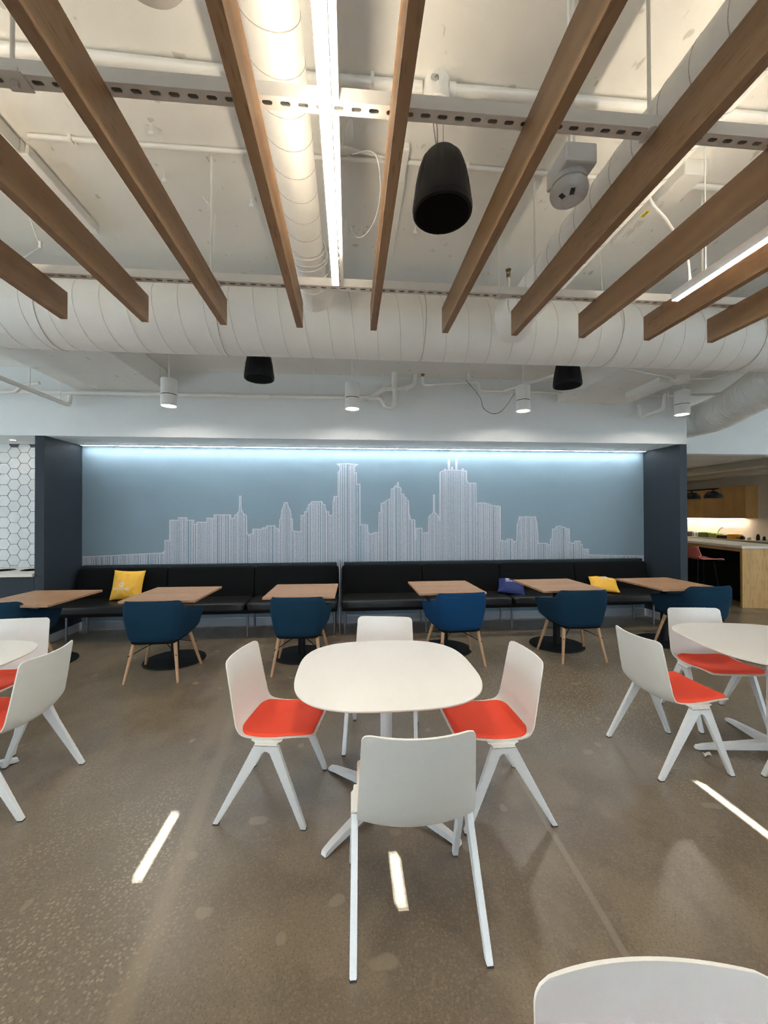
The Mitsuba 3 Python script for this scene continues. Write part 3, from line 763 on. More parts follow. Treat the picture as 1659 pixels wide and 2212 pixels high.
# speakers
def speaker(x, y, zb, lab, scale=1.0, cables=False):
    k = thing('pendant_speaker', lab, 'speaker')
    prof = np.array([(0, .004), (.114, .004), (.122, 0), (.128, .006), (.130, .02), (.1285, .035), (.124, .07), (.116, .13), (.104, .19), (.088, .235), (.066, .262), (.035, .275), (0, .278)]) * scale
    m = lathe(prof, 96, (0, 0, 0))
    v = m.vertices
    ang = np.arctan2(v[:, 1], v[:, 0])
    groove = np.clip(np.cos(ang * 9) * 3 - 1.9, 0, 1) * np.clip((v[:, 2] / scale - .085) * 30, 0, 1) * np.clip((.25 - v[:, 2] / scale) * 30, 0, 1)
    f = 1 - .055 * groove
    m.vertices[:, 0] *= f
    m.vertices[:, 1] *= f
    part(k, 'housing', S(m, 'm_black', 35), place(x, y, zb, 10))
    part(k, 'grille', S(rod((x, y, zb + .0035), (x, y, zb + .001), .112 * scale, n=48), 'm_black_fabric'))
    part(k, 'rim', S(tube(np.array([(x + .127 * scale * math.cos(a), y + .127 * scale * math.sin(a), zb + .03) for a in np.linspace(0, 2 * PI, 61)]), .0028, 6), 'm_black', True))
    part(k, 'hanger_cable', S(rod((x + .006, y, zb + .27), (x + .006, y, ZC if not cables else 3.412), .0016, n=6), 'm_wire'))
    if cables:
        for dx, r in ((-.035, .0022), (-.022, .0026)):
            part(k, 'signal_cord', S(tube(smooth_path([(x - .02, y, zb + .27), (x + dx, y - .01, 3.2), (x + dx - .004, y - .012, 3.28), (x - .03, 1.60, 3.37), (.352, 1.60, 3.372)], 8), r, 6), 'm_wire', True))


speaker(.397, 1.665, 2.855, 'large black pendant speaker hanging near the camera', .97, True)
speaker(-.79, 3.62, 2.785, 'small-looking black pendant speaker hanging beyond the duct at the left', 1.0)
speaker(2.06, 3.62, 2.795, 'small-looking black pendant speaker hanging beyond the duct at the right', 1.0)
k = thing('grey_pendant', 'grey round hanging fixture cut off by the top edge', 'fixture')
part(k, 'body', S(lathe([(0, 2.985), (.07, 2.985), (.098, 2.992), (.104, 3.005), (.10, 3.12), (.06, 3.2), (0, 3.21)], 40, (-.52, 1.058, 0)), 'm_seam', 40))
part(k, 'stem', S(rod((-.52, 1.058, 3.2), (-.52, 1.058, ZC), .008), 'm_pipe'))

# smoke sensor on the near strut
k = thing('smoke_sensor', 'grey box with a round vented sensor hanging from the near strut', 'sensor')
SX, SY = .795, 1.365
part(k, 'box', S(box(SX - .056, SX + .056, SY - .07, SY + .07, 2.785, 2.856, .004), 'm_sensor'))
for dx in (-.022, -.004):
    part(k, 'hanger_rod', S(rod((SX + dx, SY - .03, 2.85), (SX + dx, SY - .03, ZC), .004, n=8), 'm_white_leg'))
d = part(k, 'dome', S(lathe([(0, 2.706), (.026, 2.7065), (.028, 2.709), (.050, 2.715), (.060, 2.723), (.065, 2.738), (.063, 2.754), (.055, 2.756), (.055, 2.764), (.060, 2.766), (.060, 2.785), (0, 2.785)], 48, (SX - .004, SY + .005, 0)), 'm_sensor', 35))
for a0, nn in ((math.radians(205), 4), (math.radians(255), 5)):
    for i in range(nn):
        r0 = .032 + .0050 * i
        c = np.array([SX - .004 + r0 * math.cos(a0), SY + .005 + r0 * math.sin(a0), 2.7085 + .0012 * i])
        t = np.array([-math.sin(a0), math.cos(a0), 0])
        part(d, 'vent', S(rod(c - t * .0075, c + t * .0075, .0016, n=6), 'm_black'))

# sprinkler pipe along the header wall and its fittings
W2 = 'm_pipe'
k = thing('header_pipe', 'long white pipe with traps running along the header wall', 'pipe')
part(k, 'pipe', S(elbows([(XL, 5.14, 3.065), (-3.4, 5.14, 3.072), (.10, 5.14, 3.085)], .026), W2, 40))
part(k, 'wye', S(elbows([(.08, 5.14, 3.085), (.30, 5.14, 3.10), (.46, 5.14, 3.215), (.68, 5.14, 3.215), (.84, 5.14, 3.26), (.865, 5.14, ZC)], .030, .07), W2, 40))
part(k, 'trap', S(elbows([(.25, 5.11, 3.07), (.41, 5.11, 3.075), (.46, 5.11, 2.975), (.54, 5.11, 2.955), (.585, 5.11, 3.02), (.585, 5.11, 3.21)], .027, .06), W2, 40))
part(k, 'riser', S(rod((.58, 5.10, 3.21), (.58, 5.10, ZC), .034, n=18), W2, 40))
for p, q in (((.05, 5.14, 3.085), (.09, 5.14, 3.085)), ((.13, 5.14, 3.087), (.16, 5.14, 3.089)), ((.46, 5.14, 3.215), (.485, 5.14, 3.215)), ((.72, 5.14, 3.22), (.745, 5.14, 3.225)), ((-1.05, 5.14, 3.082), (-.99, 5.14, 3.082))):
    part(k, 'coupling', S(rod(p, q, .036, n=18), W2, 40))
for x in (-3.05, -1.25, -.45, .43):
    part(k, 'hanger_rod', S(rod((x, 5.14, 3.08), (x, 5.14, ZC), .0045, n=6), W2))
k = thing('sprinkler_line', 'thin white sprinkler pipe stepping down along the header wall to the right', 'pipe')
part(k, 'pipe', S(elbows([(.955, 5.12, ZC - .03), (.955, 5.12, 3.27), (1.05, 5.12, 3.272), (1.62, 5.12, 3.322), (1.695, 5.12, 3.325), (1.712, 5.12, 3.215), (1.8, 5.12, 3.213), (3.4, 5.12, 3.212), (4.3, 5.12, 3.206), (4.72, 4.95, 3.175), (4.92, 4.80, 3.158), (5.10, 4.75, 3.162), (6.8, 4.75, 3.21)], .0165, .05), W2, 40))
part(k, 'sprinkler_head', S(cat(rod((.955, 5.12, ZC - .035), (.955, 5.12, ZC - .005), .017, n=12), rod((.955, 5.12, ZC - .01), (.955, 5.12, ZC), .024, n=12)), 'm_brass'), label='brass sprinkler head')
for p, q in (((1.60, 5.12, 3.319), (1.63, 5.12, 3.323)), ((1.95, 5.12, 3.213), (1.98, 5.12, 3.213)), ((2.05, 5.12, 3.213), (2.12, 5.12, 3.213)), ((5.10, 4.75, 3.162), (5.16, 4.75, 3.164))):
    part(k, 'coupling', S(rod(p, q, .023, n=16), W2, 40))
for x in (1.96, 3.32, 4.2):
    part(k, 'hanger_rod', S(rod((x, 5.12, 3.21), (x, 5.12, ZC), .0045, n=6), W2))
part(k, 'branch', S(rod((2.03, 5.12, 3.21), (2.75, 3.9, 3.22), .0165, n=12), W2, 40))
conduit([(1.52, 5.0, ZC), (1.55, 5.05, 3.36), (1.6, 5.18, 3.33)], .018, 'short bent white pipe stub dropping from the ceiling near the header', ())
k = thing('drain_branch', 'white pipe running toward the header wall at the left with an upturned end', 'pipe')
part(k, 'pipe', S(elbows([(-3.37, 3.2, 2.93), (-3.37, 5.15, 2.92), (-3.37, 5.17, 3.10)], .024), W2, 40))
part(k, 'branch', S(elbows([(-4.6, 4.78, 2.95), (-3.66, 4.76, 2.96), (-3.60, 4.74, 3.03), (-3.40, 4.72, 3.05)], .020), W2, 40))
for y in (4.55, 5.0):
    part(k, 'hanger_rod', S(rod((-3.37, y, 2.93), (-3.37, y, ZC), .0045, n=6), W2))
k = thing('drain_branch', 'white pipe running toward the header wall at the right behind the last pendant', 'pipe')
part(k, 'pipe', S(elbows([(4.0, 4.75, 3.12), (4.0, 4.78, 2.93), (4.0, 5.2, 2.915), (4.0, 5.21, 3.10)], .022), W2, 40))
part(k, 'hanger_rod', S(rod((4.02, 4.72, 2.93), (4.02, 4.72, ZC), .0045, n=6), W2))
k = thing('ceiling_box', 'round white ceiling box with conduits on both sides above the last pendant', 'junction box')
part(k, 'body', S(cat(rod((3.66, 4.12, 3.11), (3.66, 4.12, 3.05), .075, n=28), rod((3.66, 4.12, 3.05), (3.66, 4.12, 3.04), .085, n=28)), W2, 40))
part(k, 'channel', S(box(3.44, 3.56, 4.16, 4.72, 3.04, 3.11, .004), W2))
part(k, 'conduit', S(elbows([(2.6, 3.72, 3.10), (2.85, 3.9, 3.085), (3.35, 4.05, 3.085), (3.60, 4.12, 3.08)], .012), W2, 40))
part(k, 'conduit', S(elbows([(3.72, 4.12, 3.08), (4.0, 4.1, 3.085), (4.25, 3.75, 3.13)], .012), W2, 40))
conduit([(-5.2, 3.72, 3.12), (-3.5, 3.72, 3.12), (-2.45, 3.75, 3.12), (-2.38, 3.70, 3.14)], .014, 'white conduit peeping out below the big duct at the left', ())
solo('loose_wire', S(tube(smooth_path([(1.52, 5.1, 3.34), (1.72, 5.15, 3.14), (1.78, 5.18, 3.0), (1.90, 5.18, 2.93), (2.02, 5.18, 2.96), (2.12, 5.16, 3.08), (2.2, 5.12, 3.23)], 8), .004, 6), 'm_wire', True), 'thin grey wire sagging in a loop on the header wall', 'wire')
solo('loose_wire', S(tube(smooth_path([(.02, 2.0, 3.39), (.11, 1.70, 3.13), (.145, 1.80, 3.06), (.125, 1.95, 3.02), (.06, 2.04, 3.0), (0, 2.0, 3.02), (-.04, 1.85, 3.06), (-.03, 1.72, 3.15), (.01, 1.68, 3.25), (.03, 1.9, 3.38)], 10), .0028, 6), 'm_white_leg', True), 'thin white wire hanging in a wide loop right of the light line', 'wire')
for (a, b, c, lab) in (((-2.05, 2.2, 3.40), (-1.75, 2.25, 3.28), (-1.64, 2.28, 3.02), 'thin white cable curving down to a clip at the left'), ((-.83, 2.35, 3.40), (-.74, 2.30, 3.25), (-.72, 2.16, 2.92), 'thin white cable curving beside the rod left of the middle')):
    k = thing('suspension_cable', lab, 'cable')
    part(k, 'cable', S(tube(smooth_path([a, b, c], 10), .0022, 6), 'm_white_leg', True))
    part(k, 'drop', S(rod(c, (c[0] + .005, 2.09, 2.80), .0018, n=6), 'm_white_leg'))
    part(k, 'clip', S(box(c[0] - .007, c[0] + .007, c[1] - .007, c[1] + .007, c[2] - .012, c[2] + .03, .002), 'm_white_leg'))
k = thing('suspension_cable', 'thin white cable with a hook between the baffles at the right', 'cable')
part(k, 'cable', S(rod((1.685, 2.55, ZC), (1.685, 2.52, 3.02), .0022, n=6), 'm_white_leg'))
part(k, 'yoke', S(cat(rod((1.685, 2.52, 3.03), (1.66, 2.50, 2.85), .0018, n=6), rod((1.685, 2.52, 3.03), (1.71, 2.50, 2.85), .0018, n=6)), 'm_white_leg'))
part(k, 'hook', S(tube(np.array([(1.685 + .014 * math.cos(a), 2.55, ZC - .016 + .014 * math.sin(a)) for a in np.linspace(0, 2 * PI, 20)]), .004, 6), 'm_white_leg', True))
k = thing('sprinkler', 'small brass upright sprinkler above the far strut', 'sprinkler')
part(k, 'pipe', S(rod((1.095, 2.66, 3.08), (1.095, 2.66, 3.21), .012), 'm_pipe'))
part(k, 'head', S(cat(rod((1.095, 2.66, 3.21), (1.095, 2.66, 3.235), .013, n=12), rod((1.083, 2.66, 3.235), (1.086, 2.66, 3.262), .003, n=6), rod((1.107, 2.66, 3.235), (1.104, 2.66, 3.262), .003, n=6), rod((1.095, 2.66, 3.262), (1.095, 2.66, 3.268), .019, n=16)), 'm_brass'))
for x, y, wh in ((-.98, 2.22, 'between the first and second baffles left of the light line'), (-.56, 2.36, 'just left of the spiral branch duct'), (.02, 2.55, 'just right of the light line'), (.42, 2.5, 'behind the large black speaker'), (-.92, 1.95, 'near the rod left of the middle')):
    k = solo('ceiling_anchor', S(cat(rod((x, y, ZC), (x, y, ZC - .03), .006, n=8), box(x - .012, x + .012, y - .004, y + .004, ZC - .045, ZC - .028, .001)), 'm_white_leg'), f'tiny empty white anchor in the ceiling {wh}', 'anchor', 'empty anchors in the ceiling')

# pendant cylinders before the header
for x, z, lab in ((-1.978, 2.792, 'white cylinder pendant lamp first from the left before the header'), (.038, 2.80, 'white cylinder pendant lamp second from the left, beside the pipe traps'), (2.066, 2.815, 'white cylinder pendant lamp third from the left, beside the sagging wire'), (4.094, 2.81, 'white cylinder pendant lamp at the right end, before the ribbed duct')):
    k = thing('cylinder_pendant', lab, 'pendant lamp')
    y, r, zb = 4.6, .083, z
    part(k, 'body', S(lathe([(r, zb + .125), (r, zb + .292), (r - .004, zb + .297), (0, zb + .297)], 40, (x, y, 0)), 'm_strut', 40))
    part(k, 'trim', S(lathe([(r - .012, zb + .02), (r - .008, zb), (r, zb), (r, zb + .118), (r - .004, zb + .12), (r - .02, zb + .12)], 40, (x, y, 0)), 'm_strut', 40))
    part(k, 'gap', S(rod((x, y, zb + .118), (x, y, zb + .127), r - .006, n=32), 'm_black'))
    part(k, 'lens', glow(lathe([(0, zb + .0115), (r - .013, zb + .012)], 32, (x, y, 0)), NEUTRAL, PENDANT))
    part(k, 'stem', S(rod((x, y, zb + .295), (x, y, ZC), .006, n=8), 'm_strut'))
    if x > 4:
        part(k, 'canopy', S(rod((x, y, ZC), (x, y, ZC - .03), .06, n=24), 'm_strut'))

# ---------------------------------------------------------------- white chairs
PROF = smooth_path([(0, -.232, .802), (0, -.213, .70), (0, -.195, .60), (0, -.181, .53), (0, -.162, .466), (0, -.122, .422), (0, -.05, .411), (0, .07, .420), (0, .17, .436), (0, .235, .442), (0, .268, .432)], 7)[:, 1:]
_len = np.r_[0, np.cumsum(np.linalg.norm(np.diff(PROF, axis=0), axis=1))]
LEN = _len[-1]
_kt = np.array([0, .30, .42, .70, LEN])


def prof_at(s):
    u, z = np.interp(s, _len, PROF[:, 0]), np.interp(s, _len, PROF[:, 1])
    e = .012
    du = np.interp(s + e, _len, PROF[:, 0]) - np.interp(s - e, _len, PROF[:, 0])
    dz = np.interp(s + e, _len, PROF[:, 1]) - np.interp(s - e, _len, PROF[:, 1])
    L = np.hypot(du, dz)
    return u, z, -dz / L, du / L                                # normal to the sitter's side: forward for the back, up for the seat


def shell_point(s, x, off=0.0):
    u, z, nu, nz = prof_at(s)
    k = np.interp(s, [0, .28, .40, .55, LEN], [.92, .82, .66, .36, .12]) * x * x
    return np.stack([x, u + nu * (k + off), z + nz * (k + off)], -1)


def half_width(s, w0, w1, w2, r0, r1, L0=0.0, L1=LEN):
    W = np.interp(s, [0, .33, .45, LEN], [w0, w1, w1, w2])
    for d, r in ((s - L0, r0), (L1 - s, r1)):
        d = np.clip(d, 0, r)
        W = W - r + np.sqrt(np.maximum(r * r - (r - d) ** 2, 0))
    return W


def shell_mesh():
    s = np.unique(np.r_[np.linspace(0, .045, 9) ** 1.0, np.linspace(.045, LEN - .05, 44), LEN - np.linspace(0, .05, 9)])
    t = np.linspace(-1, 1, 25)
    W = half_width(s, .206, .222, .214, .030, .05)
    x = W[:, None] * t[None]
    ss = np.broadcast_to(s[:, None], x.shape)
    th = np.interp(s, [0, .04, LEN - .03, LEN], [.0045, .0045, .004, .003])[:, None] * (1 - .25 * np.abs(t) ** 8)
    return sheet(shell_point(ss, x, th), shell_point(ss, x, -th))


def pad_mesh():
    s0, s1 = .372, LEN - .012
    a = np.linspace(0, 1, 40)
    s = s0 + (s1 - s0) * (0.5 - 0.5 * np.cos(PI * a))
    W = half_width(s, .2, .203, .205, .075, .05, s0, s1)
    W = np.minimum(W, .206) - .012 * np.clip((s0 + .12 - s) / .12, 0, 1)
    t = np.sin(np.linspace(-PI / 2, PI / 2, 31))
    x = np.maximum(W, 0)[:, None] * t[None]
    ss = np.broadcast_to(s[:, None], x.shape)
    edge = np.minimum(np.minimum(ss - s0, s1 - ss), np.maximum(W, 0)[:, None] * (1 - np.abs(t)) * 1.3)
    h = .0045 + .015 * np.sqrt(np.clip(1 - (1 - np.clip(edge / .030, 0, 1)) ** 2, 0, 1))
    return sheet(shell_point(ss, x, h), shell_point(ss, x, np.full_like(x, .0046)))


def chair_parts():
    HU, HZ = .033, .411
    legs = []
    for side in (-1, 1):
        for fr in (1, -1):
            foot = .243 * fr
            out = [(HU, HZ), (HU + .062 * fr, HZ), (foot, .006), (foot - .027 * fr, .006), (HU + .030 * fr, .350), (HU + .020 * fr, .372), (HU + .008 * fr, .379), (HU, .380)]
            poly = sg.Polygon(out).buffer(-.002).buffer(.002)
            m = prism(poly, .022, -.011)
            ch = prism(poly.buffer(-.003), .025, -.0125)
            M = axes((side * .2350, 0, 0), (0, 1, 0), (side * .0065 * 1.0, 0, 1), (1, 0, 0))
            m = move(cat(m, ch), axes((0, 0, 0), (0, 1, 0), (0, 0, 1), (1, 0, 0)))
            m.vertices[:, 0] += side * (.2385 - .010 * m.vertices[:, 2] / HZ)
            gl = box(-.012, .012, foot - .027 * fr, foot, 0, .0058)
            gl.apply_translation([side * .2385, 0, 0])
            legs.append(('leg', S(m, 'm_white_leg'), [('glide', S(gl, 'm_rubber'))]))
    br = []
    for side in (-1, 1):
        poly = sg.Polygon([(HU - .06, .4125), (HU + .06, .4125), (HU + .057, .418), (HU + .060, .424), (HU + .080, .431), (HU - .080, .431), (HU - .060, .424), (HU - .057, .418)])
        m = move(prism(poly, .03, -.015), axes((0, 0, 0), (0, 1, 0), (0, 0, 1), (1, 0, 0)))
        m.vertices[:, 0] += side * .217
        m.vertices[:, 0] += side * np.clip((.426 - m.vertices[:, 2]) / .013, 0, 1) * .012
        br.append(('bracket', S(m, 'm_white'), [('seam', S(box(side * .2165, side * .2415, HU - .0595, HU + .0595, .4096, .4126), 'm_ink'))]))
    cross = cat(box(-.225, .225, HU - .03, HU + .03, .398, .411, .004), box(-.13, .13, HU - .03, HU + .13, .402, .412, .003))
    return [('seat_shell', S(shell_mesh(), 'm_white', 45), []), ('seat_pad', S(pad_mesh(), 'm_red', 50), []), ('crossbar', S(cross, 'm_white_leg'), [])] + br + legs


CHAIR = chair_parts()
G = 'white shell chairs with red seat pads'
for x, y, hd, lab in (
        (.248, 1.615, 90.0, 'white shell chair with its back to the camera, in front of the middle white table'),
        (-.4185, 2.334, -9.6, 'white shell chair with red pad at the left side of the middle white table'),
        (.802, 2.205, 181.0, 'white shell chair with red pad at the right side of the middle white table'),
        (.235, 2.855, -100.0, 'white shell chair on the far side of the middle white table'),
        (-1.93, 2.49, 180.0, 'white shell chair at the left edge seen from behind, facing the left white table'),
        (-2.47, 3.07, -86.0, 'white shell chair on the far side of the left white table'),
        (2.066, 2.481, 0.5, 'white shell chair at the left side of the right white table, seen from behind'),
        (2.801, 2.893, -98.3, 'white shell chair on the far side of the right white table'),
        (2.72, 1.985, 88.0, 'white shell chair at the right edge with only a leg and seat corner showing'),
        (.493, .436, -94.0, 'white chair back cut off at the bottom right corner of the photo')):
    assemble(CHAIR, 'shell_chair', lab, 'chair', G, place(x, y, 0, hd - 90))


# ---------------------------------------------------------------- white tables
def squircle(h, n=3.0, m=96):
    a = np.linspace(0, 2 * PI, m, endpoint=False)
    c, s = np.cos(a), np.sin(a)
    return np.stack([np.sign(c) * np.abs(c) ** (2 / n) * h, np.sign(s) * np.abs(s) ** (2 / n) * h], 1)


def top_mesh(h):
    lay = [(h - .030, .7185), (h - .004, .7300), (h, .7335), (h, .7385), (h - .002, .740)]
    m = len(squircle(1))
    vs = np.vstack([np.c_[squircle(a), np.full(m, z)] for a, z in lay] + [[[0, 0, .7185]], [[0, 0, .740]]])
    fs = []
    for k in range(len(lay) - 1):
        for i in range(m):
            j = (i + 1) % m
            fs += [(k * m + i, k * m + j, (k + 1) * m + j), (k * m + i, (k + 1) * m + j, (k + 1) * m + i)]
    e = (len(lay) - 1) * m
    for i in range(m):
        j = (i + 1) % m
        fs += [(len(vs) - 2, j, i), (len(vs) - 1, e + i, e + j)]
    return trimesh.Trimesh(vs, fs, process=False)


_top = S(top_mesh(.483), 'm_white_table', 25)
_pole = S(cat(rod((0, 0, .05), (0, 0, .712), .032, n=32), box(-.16, .16, -.16, .16, .708, .718, .003)), 'm_white_leg', 30)


def arm_mesh(a):
    c, s = math.cos(a), math.sin(a)
    prof = sg.Polygon([(.0, .035), (.0, .110), (.05, .098), (.40, .040), (.452, .026), (.458, .008), (.44, .006), (.40, .012), (.06, .045)])
    m = prism(prof, .05, -.025)
    v = m.vertices.copy()
    w = np.interp(v[:, 0], [0, .46], [1.0, .62])
    m = trimesh.Trimesh(np.c_[v[:, 0], v[:, 2] * w, v[:, 1]], m.faces[:, ::-1], process=False)
    return move(m, trimesh.transformations.rotation_matrix(a, (0, 0, 1)))


for x, y, rt, ra, lab in ((.20, 2.205, 0, 45, 'white rounded square table in the middle of the photo'), (-2.45, 2.47, -4, 45, 'white rounded table cut off by the left edge of the photo'), (2.755, 2.40, -9, 75, 'white rounded table at the right edge of the photo')):
    k = thing('white_table', lab, 'table', 'white rounded square tables')
    part(k, 'tabletop', _top, place(x, y, 0, rt))
    part(k, 'column', _pole, place(x, y, 0, ra))
    for j in range(4):
        a = math.radians(ra + 90 * j)
        f = part(k, 'foot', S(arm_mesh(a), 'm_white_leg'), place(x, y))
        part(f, 'glide', S(rod((.43 * math.cos(a), .43 * math.sin(a), 0), (.43 * math.cos(a), .43 * math.sin(a), .008), .016, n=12), 'm_rubber'), place(x, y))

# ---------------------------------------------------------------- wood tables
_wt = S(box(-.372, .372, -.395, .395, .716, .740, .003), 'm_oak_table')
_wl = S(cat(rod((0, 0, .012), (0, 0, .712), .040, n=32), box(-.2, .2, -.03, .03, .700, .7155), box(-.03, .03, -.2, .2, .700, .7155)), 'm_black', 30)
_wb = S(lathe([(0, .0), (.312, .0), (.315, .004), (.312, .012), (.10, .017), (0, .018)], 64), 'm_black', 30)
for i, (x, y, r, bx, by) in enumerate(((-3.20, 4.475, -2.5, -3.31, 4.66), (-1.895, 4.555, -1.5, -1.91, 4.60), (-.515, 4.60, -1.0, -.54, 4.63), (1.115, 4.655, .5, 1.12, 4.68), (2.50, 4.665, 1.0, 2.51, 4.69), (3.865, 4.615, 1.5, 3.90, 4.68))):
    lab = ('oak table at the left edge of the photo, before the charcoal panel', 'oak table with the upright yellow pillow behind its left corner', 'oak table at the middle of the left bench, third from the left', 'oak table on the right bench nearest the middle gap', 'oak table covering part of the navy pillow', 'oak table at the far right end of the bench, right of the flat yellow pillow')[i]
    k = thing('oak_table', lab, 'table', 'square oak tables along the bench')
    part(k, 'tabletop', _wt, place(x, y, 0, r))
    part(k, 'column', _wl, place(bx, by, 0, r))
    part(k, 'base', _wb, place(bx, by))


# ---------------------------------------------------------------- blue armchairs
def bucket():
    pl = smooth_path([(.290, .285), (.276, .12), (.262, -.05), (.250, -.18), (.222, -.252), (.160, -.280), (0, -.294), (-.160, -.280), (-.222, -.252), (-.250, -.18), (-.262, -.05), (-.276, .12), (-.290, .285)], 8)
    L = np.r_[0, np.cumsum(np.linalg.norm(np.diff(pl, axis=0), axis=1))]
    v = np.abs(L / L[-1] * 2 - 1)
    tg = np.gradient(pl, axis=0)
    tg /= np.linalg.norm(tg, axis=1, keepdims=True)
    nrm = np.stack([-tg[:, 1], tg[:, 0]], 1)
    if (nrm[len(pl) // 2] @ np.array([0, 1])) < 0:
        nrm = -nrm
    zt = np.interp(v, [0, .30, .36, .41, .46, .52, .60, .8, 1.0], [.782, .782, .775, .745, .70, .672, .660, .630, .602])
    zt = np.convolve(np.pad(zt, 2, 'edge'), np.ones(5) / 5, 'valid')
    zb = np.interp(v, [0, .5, .75, 1.0], [.392, .390, .375, .43])
    b = np.linspace(0, 1, 17)
    inn, out = [], []
    for q in b:
        z = zb + (zt - zb) * q
        zr = np.clip((z - .39) / .39, 0, 1)
        shrink = .80 + .20 * np.clip(zr * 1.7, 0, 1) ** .7
        c = pl * np.stack([shrink, np.where(pl[:, 1] < 0, .86 + .14 * np.clip(zr * 1.5, 0, 1), .84 + .16 * np.clip((z - .38) / .2, 0, 1))], 1)
        th = .022 * np.sqrt(max(1 - (2 * abs(q - .5)) ** 10, .02)) * (1 - .55 * np.clip((v - .93) / .07, 0, 1) ** 2)
        inn.append(np.c_[c + nrm * th[:, None], z])
        out.append(np.c_[c - nrm * th[:, None], z])
    return sheet(np.array(inn), np.array(out))


_bucket = bucket()
_seatm = cat(blob((0, .02, .425), (.232, .262, .052), (.3, .3, .55), 4))
_under = blob((0, -.005, .385), (.215, .235, .03), (.3, .3, .6), 3)
_legs = [rod((sx * .185, sy * .165 + .0, .395), (sx * (.245 if sy < 0 else .285), (-.245 if sy < 0 else .245), 0), .0195, .0125, 16) for sx in (-1, 1) for sy in (-1, 1)]
_braces = [tube(smooth_path([(-.222, -.22, .25), (0, 0, .335), (.25, .215, .25)], 6), .004, 6), tube(smooth_path([(.222, -.22, .25), (0, 0, .329), (-.25, .215, .25)], 6), .004, 6)]


def armchair_parts(m):
    P = [('bucket_back', S(_bucket, m, 40), []), ('seat_cushion', S(_seatm, m, True), []), ('underside', S(_under, 'm_black_fabric', True), [])]
    P += [('leg', S(l, 'm_leg_wood', 35), []) for l in _legs]
    return P + [('wire_brace', S(l, 'm_black', True), []) for l in _braces]


ARM, ARM_B = armchair_parts('m_blue'), armchair_parts('m_blue_bright')
for i, (x, y, r, lab) in enumerate(((-3.36, 4.30, 0, 'dark blue armchair at the left edge, behind the white chair'), (-1.865, 4.21, 0, 'dark blue armchair at the oak table with the yellow pillow'), (-.505, 4.255, -3, 'dark blue armchair just behind the left side of the middle white table'), (1.145, 4.305, 5, 'brighter blue armchair behind the middle white table, fourth from the left'), (2.49, 4.315, 0, 'dark blue armchair at the oak table with the navy pillow'), (4.02, 4.40, 4, 'dark blue armchair at the right end, behind the right white table'))):
    assemble(ARM_B if i == 3 else ARM, 'blue_armchair', lab, 'armchair', 'blue armchairs along the bench', place(x, y, 0, r))

# ---------------------------------------------------------------- bench
def bench(x0, x1, n, lab, legs):
    k = thing('bench', lab, 'bench', 'long black upholstered benches')
    w = (x1 - x0) / n
    for i in range(n):
        a, b = x0 + i * w + .002, x0 + (i + 1) * w - .002
        c = part(k, 'seat', S(blob(((a + b) / 2, 5.50, .415), ((b - a) / 2, .285, .062), (.16, .22, .42), 5), 'm_leather', True))
        bk = blob((0, 0, 0), ((b - a) / 2, .055, .215), (.10, .30, .14), 5)
        bk = move(bk, trimesh.transformations.rotation_matrix(math.radians(-8), (1, 0, 0)))
        part(k, 'back', S(move(bk, axes(((a + b) / 2, 5.775, .655), (1, 0, 0), (0, 1, 0), (0, 0, 1))), 'm_black_fabric', True))
    part(k, 'seat_base', S(box(x0 + .01, x1 - .01, 5.235, 5.80, .335, .375, .006), 'm_black_fabric'))
    part(k, 'back_rail', S(box(x0 + .03, x1 - .03, 5.80, 5.875, .40, .905, .006), 'm_rail'))
    for x in legs:
        for y in (5.40, 5.80):
            part(k, 'leg', S(rod((x, y, 0), (x, y, .34), .014, n=14), 'm_chrome', 30))


bench(-3.66, -.150, 3, 'long black bench on the left half of the recess, three seats', (-3.56, -2.50, -1.33, -.20))
bench(-.108, 4.52, 4, 'long black bench on the right half of the recess, four seats', (-.06, 1.04, 2.24, 4.34))
solo('bench_divider', S(box(-.138, -.120, 5.42, 5.90, .0, .93, .003), 'm_chrome'), 'thin metal upright standing in the gap between the two black benches', 'upright')


# ---------------------------------------------------------------- pillows
def pillow_z(a, b, h, seed):
    pinch = np.clip((1 - np.abs(a) ** 2.6) * (1 - np.abs(b) ** 2.6), 0, 1) ** .55
    q = np.stack([a * 2.2, b * 2.2, np.full_like(a, seed)], -1)
    wr = (meshkit.fbm(q * np.array([3.0, 1.4, 1]), 3, seed) - .5) * .30 + (np.abs(meshkit.noise(np.stack([a * 7 + b * 2, b * 2.5, np.full_like(a, seed + .5)], -1), seed) - .5) - .25) * .22 * np.clip(np.hypot(a, b), 0, 1)
    return h * pinch * (1 + wr)


def pillow_xy(a, b, w):
    k = 1 - .075 * (1 - b ** 2), 1 - .075 * (1 - a ** 2)
    return a * w * k[0], b * w * k[1]


def pillow(w, h, seed):
    t = np.sin(np.linspace(-PI / 2, PI / 2, 61))
    a, b = np.meshgrid(t, t, indexing='ij')
    x, y = pillow_xy(a, b, w)
    z = pillow_z(a, b, h, seed)
    return sheet(np.stack([x, y, z + .0004], -1), np.stack([x, y, -pillow_z(a, b, h * .8, seed + 3) - .0004], -1))


def on_pillow(m, w, h, seed, cx, cy, lift=.0025):
    m = m.subdivide_to_size(.012)
    v = m.vertices
    x, y = v[:, 0] + cx, v[:, 1] + cy
    a, b = x / w, y / w
    for _ in range(3):
        k0, k1 = 1 - .075 * (1 - b ** 2), 1 - .075 * (1 - a ** 2)
        a, b = x / (w * k0), y / (w * k1)
    return trimesh.Trimesh(np.c_[x, y, pillow_z(a, b, h, seed) + lift + v[:, 2]], m.faces, process=False)


def lettering(w, h, seed, cx, cy, ht):
    m = meshkit.text_mesh('LOCKTON', ht, .0008, bold=True)
    m.apply_translation(-m.bounds.mean(axis=0))
    return on_pillow(m, w, h, seed, cx, cy)


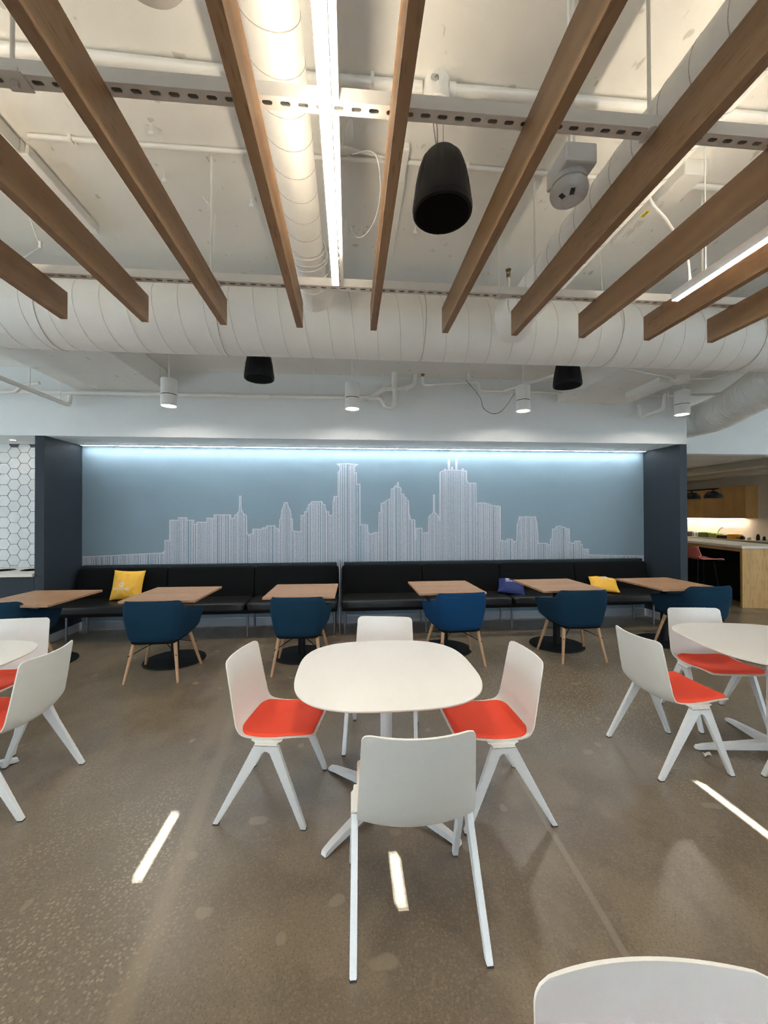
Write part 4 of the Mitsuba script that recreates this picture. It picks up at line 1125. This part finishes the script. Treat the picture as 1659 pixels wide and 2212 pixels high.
def emblem(w, h, seed, cx, cy, r):
    ring = sg.Point(0, 0).buffer(r).difference(sg.Point(0, 0).buffer(r * .80))
    arcs = unary_union([sg.box(-r * .72, r * y, r * .72, r * (y + .15)) for y in (.28, -.08, -.44)]).intersection(sg.Point(0, 0).buffer(r * .74))
    return on_pillow(prism(unary_union([ring, arcs]), .0008), w, h, seed, cx, cy)


def put(kname, w, h, seed, mtl, lab, R, o, marks):
    k = thing(kname, lab, 'pillow')
    M = T([[*R[0], o[0]], [*R[1], o[1]], [*R[2], o[2]], [0, 0, 0, 1]])
    part(k, 'cover', S(pillow(w, h, seed), mtl, 60), M)
    for nm, m in marks:
        part(k, nm, S(m, 'm_letter'), M)


def basis(xa, ya):
    xa, ya = np.asarray(xa, float), np.asarray(ya, float)
    xa /= np.linalg.norm(xa)
    za = np.cross(xa, ya)
    za /= np.linalg.norm(za)
    ya = np.cross(za, xa)
    return np.stack([xa, ya, za], 1)


w, h, sd = .198, .085, 4
put('pillow', w, h, sd, 'm_yellow', 'yellow pillow with white lettering standing upright on the left bench', basis((1, 0, -.03), (.03, .28, 1)), (-2.915, 5.575, .668), [('lettering', lettering(w, h, sd, -.035, -.055, .030)), ('emblem', emblem(w, h, sd, -.035, .0, .032))])
w, h, sd = .185, .075, 9
put('pillow', w, h, sd, 'm_yellow', 'yellow pillow lying nearly flat on the right bench', basis((.90, -.42, -.06), (.42, .88, .38)), (3.655, 5.50, .575), [('lettering', lettering(w, h, sd, .02, .04, .028)), ('emblem', emblem(w, h, sd, .02, .095, .03))])
w, h, sd = .185, .068, 14
put('pillow', w, h, sd, 'm_navy', 'navy blue pillow half hidden behind an oak table on the right bench', basis((.93, -.34, -.1), (.34, .90, .40)), (2.30, 5.55, .560), [('lettering', lettering(w, h, sd, .0, .03, .026)), ('emblem', emblem(w, h, sd, -.06, .09, .028))])

solo('paper_scrap', S(sheet(np.array([[(2.30 + .05 * a + .01 * b, 2.43 + .03 * b, .006 + .012 * abs(math.sin(3 * a + 2 * b))) for b in (0, .5, 1)] for a in (0, .33, .66, 1)]), np.array([[(2.30 + .05 * a + .01 * b, 2.43 + .03 * b, .003 + .012 * abs(math.sin(3 * a + 2 * b))) for b in (0, .5, 1)] for a in (0, .33, .66, 1)])), 'm_stone_top'), 'small crumpled scrap of paper on the floor by the right white table foot', 'paper')
